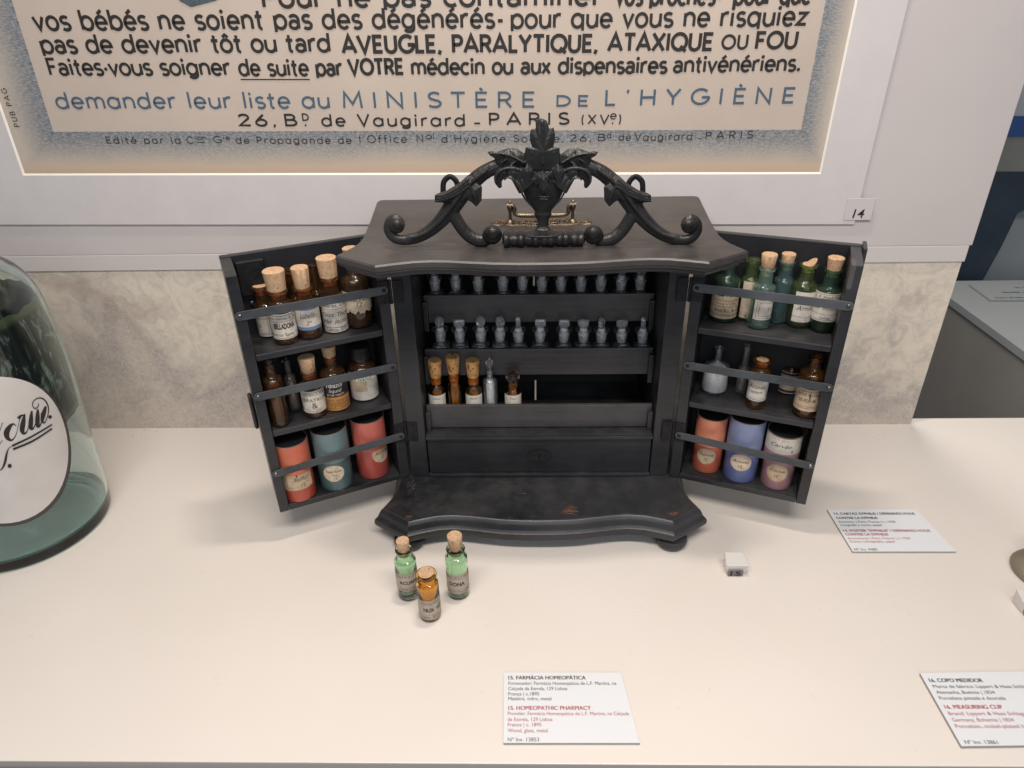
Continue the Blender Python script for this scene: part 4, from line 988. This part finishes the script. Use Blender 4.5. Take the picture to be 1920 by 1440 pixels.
bottle('amber_bottle', 'amber bottle with brown and orange label lettered rdiazol liquid', 'bottle', gm, 635, 772, 47, ZS[1], 'amberdark', 702, 666, 22, 30, (645, 27), [
    dict(y=(715, 744), half=92, mat='brownlabel', ink=[T('rdiazol', 0, .62, .30, s=.25, b=.02, w=1.35), T('liquid', 0, .30, .24, s=.3), T('BITTER TABLETS', 0, .08, .10)], inkmat='inkwhite'),
    dict(y=(744.5, 770), half=92, mat='orangelabel', ink=[T('KNOLL A.-G., CHEMISCHE', 0, .12, .16), T('LUDWIGSHAFEN', 0, .40, .18), T('cardiacum analepticum', 0, .70, .14)], inkmat='ink', deco=[('line', .62, .0003), ('line', .34, .0003)])], None)
bottle('dark_jar', 'squat dark jar with black cap and white label in green script, by the hinge', 'jar', gm, 687, 752.5, 51, ZS[1], 'amberdark', 690, 668, 34, 38, None, [dict(y=(700, 751), half=100, mat='paper', ink=[T('Aubol', 0, .74, .26, s=.35, b=.01, w=1.3)], inkmat='green', deco=[('line', .68, .0003)], decomat='green'),
    dict(y=(714, 735), half=34, rot=-22, mat='tan')], None, cap=(645, 40))
def can(name, label, group, cx, yb, w, zb, ytop, mat, lab, lidmat=None, lidfrac=.50, liddr=1.045):
    p = on_z(cx, yb, zb); hd = Vector((p.x, p.y)).normalized(); s = depth(p)/F; r = w*s/2; c = Vector((p.x+hd.x*r, p.y+hd.y*r, zb+.0002))
    zr = lambda y, off=0: (lambda d: CAM.z+d.z*((Vector((c.x, c.y)).length-off)/Vector((d.x, d.y)).length))(ray(cx, y))
    H = zr(ytop)-zb
    e = empty(name, c); tag(e, label, 'canister', group)
    bm = bmesh.new(); lathe(bm, [(0, 0), (r*.98, 0), (r, .0006), (r, H*lidfrac+.001), (r*.9, H*lidfrac+.001)], 44); obj('canister_body', bm, mat, e, smooth=True)
    R2 = r*liddr
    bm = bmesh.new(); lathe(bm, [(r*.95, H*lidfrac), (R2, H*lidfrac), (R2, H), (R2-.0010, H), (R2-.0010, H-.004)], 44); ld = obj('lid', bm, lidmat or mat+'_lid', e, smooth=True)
    bm = bmesh.new(); lathe(bm, [(R2-.0007, H+.0001), (R2*.9, H+.0004), (0, H+.0005)], 44); obj('lid_top', bm, 'blackcap', ld, smooth=True)
    bm = bmesh.new(); lathe(bm, [(R2+.0001, H-.0003), (R2+.0001, H+.0002), (R2-.0006, H+.0002), (R2-.0011, H-.0007)], 44); obj('lid_rim', bm, 'rim', ld, smooth=True)
    am0 = math.atan2(-c.y, -c.x)
    for L in lab:
        am = am0+R(L.get('rot', 0)); rr = (R2 if L.get('onlid') else r)+.00015
        def mp(u, v, off=0): return Vector(((rr+off)*math.cos(am+u/rr), (rr+off)*math.sin(am+u/rr), v))
        vc = zr(L['yc'], r)-zb; bm = bmesh.new(); N = 28
        hw_, hh = L['w']*s/2, L['h']*s/2
        if L.get('oval', True):
            ctr = bm.verts.new(mp(0, vc)); rings = []
            for q_ in (.35, .7, 1): rings.append([bm.verts.new(mp(hw_*q_*math.cos(2*math.pi*k/N)*(1+.02*math.sin(3*k)*(q_ == 1)), vc+hh*q_*math.sin(2*math.pi*k/N))) for k in range(N)])
            for k in range(N): bm.faces.new((ctr, rings[0][k], rings[0][(k+1) % N]))
            for a_, b_ in zip(rings, rings[1:]):
                for k in range(N): bm.faces.new((a_[k], a_[(k+1) % N], b_[(k+1) % N], b_[k]))
        else: ribbon(bm, [(-hw_+2*hw_*k/N, vc) for k in range(N+1)], 2*hh, mp)
        lo = obj('paper_label', bm, L.get('mat', 'cream'), e, smooth=True)
        bm = bmesh.new()
        for it in L['ink']:
            put_text(bm, it[1], it[2]*hw_, vc+it[3]*hh, height=it[4]*hh, width=(it[5]['w']*hw_ if 'w' in it[5] else None), center=True, mp=lambda u, v: mp(u, v, .00015), shear=it[5].get('s', 0))
        for bx_ in L.get('box', ()):
            ribbon(bm, [(bx_[0]*hw_, vc+bx_[1]*hh), (bx_[0]*hw_, vc+bx_[2]*hh)], .0004, lambda u, v: mp(u, v, .00012))
        for bx_ in L.get('hl', ()):
            ribbon(bm, [(-hw_*.8+(bx_[1]+.8)*hw_*k/8, vc+bx_[0]*hh) for k in range(9)], .0003, lambda u, v: mp(u, v, .00012))
        if L.get('blot'):
            u_, v_ = L['blot']; ribbon(bm, [(u_*hw_, vc+(v_-.5*k/4)*hh) for k in range(5)], [.0003, .0008, .0016, .0020, .0006], lambda u, v: mp(u, v, .0001))
        obj('lettering', bm, 'inksoft', lo)
    return e
gc = 'glazed paper canisters on the bottom shelves of the doors'
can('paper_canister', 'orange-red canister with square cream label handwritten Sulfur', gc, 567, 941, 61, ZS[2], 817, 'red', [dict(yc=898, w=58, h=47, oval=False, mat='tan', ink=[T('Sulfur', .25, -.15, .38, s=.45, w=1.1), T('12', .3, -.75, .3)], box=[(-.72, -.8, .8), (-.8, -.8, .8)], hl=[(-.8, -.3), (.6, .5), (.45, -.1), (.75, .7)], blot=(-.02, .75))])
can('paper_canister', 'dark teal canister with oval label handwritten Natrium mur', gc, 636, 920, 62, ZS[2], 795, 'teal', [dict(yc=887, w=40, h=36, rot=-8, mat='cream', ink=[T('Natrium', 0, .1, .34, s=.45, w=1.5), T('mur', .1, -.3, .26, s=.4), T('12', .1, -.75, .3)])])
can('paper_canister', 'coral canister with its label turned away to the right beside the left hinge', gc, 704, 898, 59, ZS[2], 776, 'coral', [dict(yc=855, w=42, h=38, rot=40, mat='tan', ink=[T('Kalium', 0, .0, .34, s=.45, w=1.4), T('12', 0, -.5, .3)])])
# right door
gr_ = 'green bottles on the upper shelf of the right door'
bottle('green_bottle', 'wide dark green bottle with tan label lettered KNOLL, by the right hinge', 'bottle', gr_, 1352.5, 606, 49, ZS[0], 'g_dark', 528, 474, 24, 30, None, [dict(y=(556, 598), half=85, mat='tan', ink=[T('KNOLL A.-G.', .35, .30, .14, b=.015), T('Chemische Fabriken, Ludwigsh.', 0, .12, .12), T('Tabletten zu je 0,5 Gr.', .1, .78, .09), T('Packung zu fünfzig', .1, .64, .09), T('nach ärztlicher Vorschrift', 0, .50, .09)], inkmat='inkgrey'),
    dict(y=(548, 555.7), half=62, mat='darkgreenlabel', ink=[T('JOD', .3, .1, .8, b=.02, s=.2)], inkmat='inkwhite')], ('powderdark', 560))
bottle('green_bottle', 'uncorked olive green bottle with open mouth and narrow tan label', 'bottle', gr_, 1396, 603, 33, ZS[0], 'g_olive', 524, 485, 25, 31, None, dict(y=(528, 597), half=38, rot=-8, mat='cream', ink=[T('a', .1, .04, .1)]), None)
bottle('green_bottle', 'pale aqua green bottle standing forward with cork and box-ruled white label', 'bottle', gr_, 1419, 619, 41, ZS[0], 'g_aqua', 540, 500, 25, 32, (474, 29), dict(y=(563, 600), half=55, rot=22, ink=[T('15', .5, .45, .2)], deco=[('box', -.72, .9, .08, .93, .0003), ('box', -.5, .9, .2, .86, .0003)]), ('powdergrey', 616, .55))
bottle('green_bottle', 'blue-green corked bottle standing behind and between its green neighbours', 'bottle', gr_, 1455, 608, 35, ZS[0], 'g_teal', 526, 488, 26, 31, (473, 26), None, None)
bottle('green_bottle', 'green bottle with torn pointed cork and narrow white label', 'bottle', gr_, 1493, 616, 46, ZS[0], 'g_olive', 536, 493, 27, 36, (489, 25, 'torn'), dict(y=(547, 604), half=52, rot=20, ink=[T('HOMEOP', .1, .66, .08), T('Arnica', .1, .40, .16, s=.4), T('12', .2, .06, .1)], deco=[('line', .18, .0003)]), ('powderdark', 590))
bottle('green_bottle', 'green bottle with level cork and ruled white label, rightmost on the top shelf', 'bottle', gr_, 1537, 625, 46, ZS[0], 'g_dark', 545, 501, 29, 35, (479, 30), dict(y=(549, 603), half=80, rot=6, ink=[T('L. F. MARTINS', 0, .80, .11, s=.2), T('Nux. mosch. 3', 0, .42, .13, s=.4), T('Lisboa', 0, .10, .09)], deco=[('line', .95, .0003), ('line', .72, .0003), ('line', .26, .0003), ('line', .06, .0003)]), ('powderdark', 604))
gn = 'small bottles on the middle shelf of the right door'
bottle('glass_vial', 'clear bottle filled with white powder, by the right hinge', 'bottle', gn, 1336, 743, 48, ZS[1], 'clear', 694, 650, 12, 17, None, None, ('powderwhite', 696))
bottle('glass_vial', 'slender smoky vial holding a pale strip, behind the middle bar', 'vial', gn, 1387, 740, 21, ZS[1], 'smoke', 690, 646, 13, 18, None, None, ('powdergrey', 672, .35))
bottle('amber_bottle', 'amber vial with blue-framed white label standing forward of its row', 'vial', gn, 1413, 769, 36, ZS[1], 'amber', 697, 671, 26, 36, (672, 17), dict(y=(709, 752), half=75, mat='paper', ink=[T('Actaea', -.1, .55, .17, s=.3), T('racem.', -.1, .34, .15, s=.3)], inkmat='inksoft', deco=[('box', -.85, .85, .06, .94, .0008), ('box', -.70, .70, .13, .87, .0003)], decomat='labelblue'), ('powdergrey', 767, .48))
bottle('amber_bottle', 'half-hidden dark amber bottle with white bands behind the blue-framed label', 'bottle', gn, 1446, 727, 28, ZS[1], 'amberdark', 680, 645, 14, 18, None, dict(y=(686, 724), half=85, mat='paper', deco=[('band', .1, .35), ('band', .6, .75)], decomat='inkgrey', ink=[]), None)
bottle('amber_bottle', 'dark amber bottle with white label edged in grey, second from right', 'bottle', gn, 1474, 741, 41, ZS[1], 'amberdark', 692, 656, 17, 23, None, dict(y=(698, 738), half=90, mat='greylabel', deco=[('band', .86, .95), ('band', .04, .16)], decomat='inkgrey', ink=[T('I', .4, .4, .2)]), None)
bottle('amber_bottle', 'amber bottle with tan label pierced by a dark hole, rightmost on middle shelf', 'bottle', gn, 1505.6, 786, 46, ZS[1], 'amber', 703, 666, 20, 27, None, dict(y=(729, 771), half=85, mat='tan', ink=[T('US PORUM', 0, .42, .15, b=.01, w=1.3), T('de L.F. Martins', 0, .70, .10)], inkmat='inksoft', deco=[('line', .90, .0003), ('line', .22, .0003), ('line', .14, .0003)], deco2=[('blot', .15, .52, 1.2, .36)], deco2mat='ink'), ('powdergrey', 783, .45))
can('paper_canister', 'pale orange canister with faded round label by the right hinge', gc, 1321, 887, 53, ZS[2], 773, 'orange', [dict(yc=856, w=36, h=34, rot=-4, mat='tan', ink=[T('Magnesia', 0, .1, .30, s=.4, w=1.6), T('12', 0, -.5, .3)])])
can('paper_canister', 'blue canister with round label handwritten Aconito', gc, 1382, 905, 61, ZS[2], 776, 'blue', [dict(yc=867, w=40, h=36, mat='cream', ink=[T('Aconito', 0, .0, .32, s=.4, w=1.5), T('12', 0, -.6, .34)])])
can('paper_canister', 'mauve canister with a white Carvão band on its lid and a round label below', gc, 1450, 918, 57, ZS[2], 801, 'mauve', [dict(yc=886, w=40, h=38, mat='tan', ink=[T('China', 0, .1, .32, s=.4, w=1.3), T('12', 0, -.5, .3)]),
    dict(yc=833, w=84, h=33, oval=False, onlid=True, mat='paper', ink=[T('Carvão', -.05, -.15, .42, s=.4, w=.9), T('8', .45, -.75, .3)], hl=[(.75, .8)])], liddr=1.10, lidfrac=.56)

# --- stoppered clear bottles inside the body
def square_bottle(label, group, px, ylip, Yc, zb, rot, kind, lift=0):
    p = on_y(px, ylip, Yc); s = depth(p)/F; rl = 15.6*s; rn = 11.8*s; H = p.z-zb; hw_ = 16.5*s
    e = empty('stoppered_bottle', (p.x, Yc, zb)); tag(e, label, 'bottle', group)
    bm = bmesh.new(); prof = [(hw_*.96, 0), (hw_, .001), (hw_, H-.0205), (hw_*.94, H-.0185), (rn*.98, H-.0170), (rn*.86, H-.0155), (rn, H-.0035), (rl, H-.0012), (rl*.99, H), (rn*.97, H-.0006), (rn*.86, H-.0035), (rn*.70, H-.0155), (hw_*.82, H-.0195), (hw_*.86, H-.0225), (hw_*.86, .003)]
    n = 32; rings = []
    for k_, (r_, z_) in enumerate(prof):
        sq = 1.0 if (z_ < H-.0180) else 0.0
        ring = []
        for k in range(n):
            a_ = 2*math.pi*(k+.5)/n; ca, sa = math.cos(a_), math.sin(a_)
            f1 = r_/max(abs(ca), abs(sa)); f1 = min(f1, r_*1.32); rr = f1*sq+r_*(1-sq); ring.append(bm.verts.new((rr*ca, rr*sa, z_)))
        rings.append(ring)
    bm.faces.new(rings[0][::-1]); bm.faces.new(rings[-1])
    for a_, b_ in zip(rings, rings[1:]):
        for k in range(n): bm.faces.new((a_[k], a_[(k+1) % n], b_[(k+1) % n], b_[k]))
    obj('glass_body', bm, 'clear', e, smooth=True)
    bm = bmesh.new(); lathe(bm, [(0, H-.0150), (rn*.60, H-.0150), (rn*.69, H-.0150), (rn*.845, H-.0037), (rn*.62, H-.0020), (rn*.50, H+.0010), (0, H+.0010)], 24)
    pl = obj('ground_plug', bm, 'frost', e, smooth=True)
    bm = bmesh.new(); w_ = 10*s; h_ = 15*s if kind else 20*s; th = .0020
    if kind == 2: w_ *= .62; h_ *= 1.3
    pts = [(-w_*.55, 0), (-w_*.98, h_*.35), (-w_, h_*.9), (-w_*.85, h_), (w_*.85, h_), (w_, h_*.9), (w_*.98, h_*.35), (w_*.55, 0)] if kind else [(-w_*.4, 0), (-w_*.85, h_*.3), (-w_*.95, h_*.6), (-w_*.6, h_*.92), (0, h_*1.03), (w_*.6, h_*.92), (w_*.95, h_*.6), (w_*.85, h_*.3), (w_*.4, 0)]
    f_ = [bm.verts.new((x, -th, H+.0014+z)) for x, z in pts]; b_ = [bm.verts.new((x, th, H+.0014+z)) for x, z in pts]
    g_ = [bm.verts.new((x*.7, -th*1.35, H+.0014+h_*.5+(z-h_*.5)*.7)) for x, z in pts]; m = len(pts)
    bm.faces.new(g_); bm.faces.new(b_[::-1])
    for k in range(m): bm.faces.new((f_[k], f_[(k+1) % m], b_[(k+1) % m], b_[k])); bm.faces.new((g_[k], g_[(k+1) % m], f_[(k+1) % m], f_[k]))
    st = obj('stopper', bm, 'stopper', e); st.rotation_euler = (0, 0, R(rot))
    e.rotation_euler = (0, R(random.uniform(-1.6, 1.6)), R(random.uniform(-9, 9)))
    return e
ordn = ['first', 'second', 'third', 'fourth', 'fifth', 'middle', 'seventh', 'eighth', 'ninth', 'tenth', 'last']
for row, (xs, ylip, Yc, zsh, rots) in enumerate((((210, 360, 525, 700, 840, 980, 1122, 1270, 1410, 1553, 1700), 518, RY[0]+.0155, RZ[0][0]+.0045, (40, 10, 70, 80, 20, 60, 75, 10, -20, 30, 15)),
        ((250, 388, 535, 677, 817, 968, 1140, 1290, 1418, 1565, 1718), 616, RY[1]+.0155, RZ[1][0]+.0045, (55, 5, 50, -45, 82, 3, 2, -22, 65, 6, 78)))):
    for k, (x, rt) in enumerate(zip(xs, rots)):
        kind = 1 if abs(rt) < 30 else (0 if abs(rt) < 70 else 2)
        lb = ('%s glass-stoppered clear bottle from the left in the %s row inside the cabinet' % (ordn[k] if k != 5 else 'sixth', 'top' if row == 0 else 'second')) if k < 10 else 'last glass-stoppered clear bottle at the right end of the %s row inside cabinet' % ('top' if row == 0 else 'second')
        square_bottle(lb, 'stoppered bottles in the %s row of the cabinet' % ('top' if row == 0 else 'second'), 760+x/3.84, ylip+random.uniform(-1.5, 1.5), Yc, zsh, rt, kind)
g3 = 'vials in the bottom row inside the cabinet'
def vial(label, px, ylip, ytop, wb, wn, glassm, corkm, fillm, lab=False, stopper=None, fz=.8):
    Yc = RY[2]+.0150; zb = RZ[2][0]+.0045; p = on_y(px, ylip, Yc); s = depth(p)/F; r = wb*s/2; rn = wn*s/2; H = p.z-zb
    e = empty('glass_vial', (p.x, Yc, zb)); tag(e, label, 'vial', g3)
    w_ = .0008; zs = H-.010
    bm = bmesh.new(); lathe(bm, [(0, 0), (r*.9, 0), (r, .0015), (r, zs-.003), (r*.9, zs-.001), (rn, zs+.001), (rn, H-.0015), (rn*1.12, H-.0008), (rn*1.1, H), (rn-w_, H), (rn-w_, zs+.001), (r-w_, zs-.0035), (r-w_, .003), (0, .0025)], 30)
    obj('glass_body', bm, glassm, e, smooth=True, auto=60)
    zt_ = on_y(px, ytop, Yc).z-zb
    if not stopper:
        rc = 13.2*s; bm = bmesh.new(); lathe(bm, [(0, H-.0085), (rn*.80, H-.0085), (rn-w_-.0001, H-.0002), (rn*.98, H+.0010), (rc, zt_-.0006), (rc*.95, zt_), (0, zt_)], 24, jit=.0001); obj('cork', bm, 'corkstain', e, smooth=True)
    elif stopper == 'ball':
        bm = bmesh.new(); lathe(bm, [(0, H-.006), (rn*.6, H-.006), (rn*.7, H), (rn*.4, H+.0015), (rn*.75, H+.0035), (rn*1.15, H+(zt_-H)*.45), (rn*1.2, H+(zt_-H)*.65), (rn*.8, zt_-.0015), (0, zt_)], 24, sy=.55); obj('stopper', bm, 'smoke', e, smooth=True)
    else:
        bm = bmesh.new(); lathe(bm, [(0, H-.008), (rn*.55, H-.008), (rn*.75, H), (rn*.9, H+.001), (rn*1.35, H+(zt_-H)*.35), (rn*1.25, H+(zt_-H)*.6), (rn*.5, H+(zt_-H)*.88), (0, zt_)], 8); obj('stopper', bm, 'pinkglass', e, smooth=False)
    bm = bmesh.new(); ri = min(r-w_-.0005, r*.56); lathe(bm, [(0, .0032), (ri*.8, .0032), (ri*.9, .005), (ri*.9, zs*fz), (0, zs*fz+.0005)], 22, jit=.0003); obj('contents', bm, fillm, e, smooth=True)  # narrow column of contents, its colour paints the vial's bright reflections
    if stopper == 'flame':
        bm = bmesh.new(); lathe(bm, [(0, zs*fz+.0008), (rn*.6, zs*fz+.0008), (rn*.62, H-.0085), (0, H-.0085)], 16); obj('neck_glow_plug', bm, 'orangelabel', e, smooth=True)  # orange plug added so the amber neck looks lit
    if lab:
        bm = bmesh.new(); rr = r+.0001
        lt_ = on_y(px, 743, Yc-r).z-zb; ribbon(bm, [(-math.pi/2-1.3+2.6*k/14, lt_/2+.0006) for k in range(15)], lt_, lambda u, v: Vector((rr*math.cos(u), rr*math.sin(u), v))); lo = obj('paper_label', bm, 'paper', e, smooth=True)
        bm = bmesh.new(); put_text(bm, lab, 0, lt_-.0045, height=.0026, center=True, mp=lambda u, v: Vector(((rr+.0001)*math.cos(u/rr-math.pi/2), (rr+.0001)*math.sin(u/rr-math.pi/2), v))); obj('lettering', bm, 'inkgrey', lo)
M['pinkglass'] = glass('pinkish_glass', (.80, .55, .48), .15)
vial('corked vial at the left end of the bottom row above a white ring label', 817, 706, 675, 33, 22, 'amberbright', 'cork', 'tanfill', 'Lisboa')
vial('tall corked vial with brown stained cork, second in the bottom row', 850.5, 700, 668, 28, 21, 'amberbright', 'cork', 'tanfill', fz=1.0)
vial('corked vial with label edge showing, third in the bottom row', 887, 706, 675, 32, 22, 'amberbright', 'cork', 'tanfill', 'HOM')
vial('clear vial with rounded glass stopper, fourth in the bottom row', 918, 694, 670, 27, 12, 'clear', 'cork', 'powderwhite', stopper='ball', fz=.98)
vial('short vial with pointed pinkish glass stopper, last in the bottom row', 961.5, 716, 694, 32, 20, 'amberbright', 'cork', 'tanfill', 'Tinct', stopper='flame')

# ------------------------------------------------------------------ large apothecary jar
JX, JY = -.5703, .6017
jar = empty('apothecary_jar', (JX, JY, 0)); tag(jar, 'large sea-green glass apothecary jar with white oval label, cut off at left', 'jar')
JP = [(.0800, .0), (.0830, .0025), (.0845, .010), (.0865, .034), (.0880, .080), (.0910, .128), (.0940, .180), (.0936, .220), (.0905, .256), (.0855, .277), (.0770, .2915), (.0660, .3000), (.0500, .3080), (.0400, .3160), (.0370, .3260), (.0370, .3400), (.0440, .3440), (.0450, .3500)]
JP = smoothpath(JP, 4)
def jr(z):
    for (r0, z0_), (r1, z1_) in zip(JP, JP[1:]):
        if z0_ <= z <= z1_: return r0+(r1-r0)*(z-z0_)/max(1e-9, z1_-z0_)
    return JP[-1][0]
wl = .0035
inner = [(max(.001, r_-wl), z_) for r_, z_ in JP if z_ > .014]
bm = bmesh.new(); lathe(bm, [(0, .006), (.055, .004), (.074, .0005)]+JP+[(.0415, .3500)]+list(reversed(inner))+[(.078, .0125), (.070, .0095), (.045, .011), (0, .015)], 96)
obj('glass_body', bm, 'jarglass', jar, smooth=True, auto=70)
# dark film with pale flakes inside the upper body
m, t, b = newmat('dark_jar_film'); v = coords(t)
s3 = nd(t, 'ShaderNodeSeparateXYZ'); t.links.new(v, s3.inputs[0])
f1 = noise(t, coords(t, (1, 1, .35)), 55, 7, .7, 1.2); f2 = noise(t, coords(t), 12, 5, .6)
c = ramp(t, f2, [(.35, (.002, .003, .0035)), (.65, (.010, .014, .013))])
fl = mth(t, 'MULTIPLY', ramp(t, f1, [(.52, (0, 0, 0)), (.60, (1, 1, 1))]), ramp(t, f2, [(.42, (0, 0, 0)), (.54, (1, 1, 1))]))
c = mix(t, fl, c, (.34, .38, .32))
rimz = mth(t, 'MAXIMUM', ramp(t, mth(t, 'MULTIPLY', s3.outputs[2], 3), [(.760, (0, 0, 0)), (.775, (1, 1, 1))]), ramp(t, mth(t, 'MULTIPLY', s3.outputs[2], 3), [(.425, (1, 1, 1)), (.438, (0, 0, 0))]))
c = mix(t, rimz, c, (.10, .11, .055))
t.links.new(c, b.inputs['Base Color']); b.inputs['Roughness'].default_value = .55; M['film'] = m
bm = bmesh.new(); N = 96; rings = []
for j in range(19):
    z_ = .136+(.262-.136)*j/18
    rings.append([bm.verts.new(((jr(z_)-wl-.0008)*math.cos(2*math.pi*k/N), (jr(z_)-wl-.0008)*math.sin(2*math.pi*k/N), z_+(.0018*math.sin(k*.5)+.001*math.sin(k*1.7) if j in (0, 18) else 0))) for k in range(N)])
for a_, b_ in zip(rings, rings[1:]):
    for k in range(N): bm.faces.new((a_[k], a_[(k+1) % N], b_[(k+1) % N], b_[k]))
obj('dark_film', bm, 'film', jar, smooth=True)
# oval label with drop shadow outline, lettered in script
AC = R(-47.0)
def jmap(a_, z_, off=.0004): rr = jr(z_)+off; return Vector((rr*math.cos(a_), rr*math.sin(a_), z_))
def oval(sa, sz, da, dz, off, mat, name, par):
    bm = bmesh.new(); N = 56; ctr = bm.verts.new(jmap(AC+da, .142+dz, off)); rings = []
    for q_ in [k/10 for k in range(1, 11)]: rings.append([bm.verts.new(jmap(AC+da+sa*q_*math.cos(2*math.pi*k/N), .142+dz+sz*q_*math.sin(2*math.pi*k/N), off)) for k in range(N)])
    for k in range(N): bm.faces.new((ctr, rings[0][k], rings[0][(k+1) % N]))
    for a_, b_ in zip(rings, rings[1:]):
        for k in range(N): bm.faces.new((a_[k], a_[(k+1) % N], b_[(k+1) % N], b_[k]))
    return obj(name, bm, mat, par, smooth=True)
lo = oval(R(41.5), .0815, 0, 0, .0007, plain('enamel_white', (.56, .53, .51), .35, var=.05, vscale=40), 'oval_label', jar)
oval(R(43.0), .0830, R(.8), -.003, .0004, plain('painted_shadow', (.05, .043, .042), .5), 'label_outline', lo)
def jpx(zx, zy):
    d = ray(zx/4.237, 660+zy/4.237); rr = .0917
    for _ in range(6):
        ox, oy = CAM.x-JX, CAM.y-JY; a_ = d.x*d.x+d.y*d.y; b_ = 2*(d.x*ox+d.y*oy); c2 = ox*ox+oy*oy-rr*rr; D_ = b_*b_-4*a_*c2
        if D_ < 0: D_ = 0
        t_ = (-b_-math.sqrt(D_))/(2*a_); P = CAM+d*t_; rr = jr(P.z)+.0010
    return P-Vector((JX, JY, 0))
bm = bmesh.new()
SC = ([(128, 588, 5), (108, 572, 8), (80, 590, 22), (52, 640, 34), (62, 684, 24), (95, 700, 10), (128, 655, 4), (146, 580, 3), (160, 520, 4)],
      [(146, 530, 22), (165, 508, 14), (190, 500, 5)], [(196, 492, 8), (184, 560, 28), (176, 620, 28), (192, 648, 14), (218, 622, 5), (236, 540, 4), (250, 470, 6)],
      [(252, 468, 10), (246, 540, 26), (244, 600, 24), (262, 608, 10), (284, 560, 4), (298, 462, 6)], [(300, 455, 10), (298, 520, 26), (298, 580, 24), (314, 588, 10), (334, 540, 5), (352, 450, 6)],
      [(326, 500, 8), (352, 450, 10), (360, 440, 14), (352, 470, 22), (340, 510, 26), (336, 550, 16), (356, 560, 6), (380, 500, 5), (384, 440, 7), (362, 390, 8), (330, 366, 7), (290, 370, 5), (262, 396, 5), (260, 430, 5), (280, 448, 6), (302, 432, 5), (306, 408, 4)],
      [(97, 745, 12), (250, 672, 10), (412, 576, 8)], [(103, 773, 12), (260, 706, 11), (413, 608, 9)],
      [(96, 744, 3), (66, 770, 5), (50, 820, 12), (38, 880, 14), (14, 928, 7), (-20, 945, 5)], [(20, 700, 3), (0, 726, 4), (-20, 760, 5)], [(-60, 560, 4), (-20, 600, 26), (-40, 660, 26), (-10, 640, 4), (20, 560, 4)])
for k_, st_ in enumerate(SC):
    pp = smoothpath(st_, 5)
    # offset ribbon in picture-of-label coordinates, dropped on the glass
    pts = [(p[0], p[1]) for p in pp]; ws = [max(3.5, p[2]*1.35) for p in pp]
    ribbon(bm, pts, ws, lambda u, v, o_=k_*.00003: (lambda P: Vector((P.x*(1+o_*10), P.y*(1+o_*10), P.z)))(jpx(u, v)))
disc(bm, 77, 905, 17, lambda u, v: jpx(u, v)); disc(bm, 398, 516, 15, lambda u, v: jpx(u, v)*1.0002)
obj('script_lettering', bm, 'ink', lo)
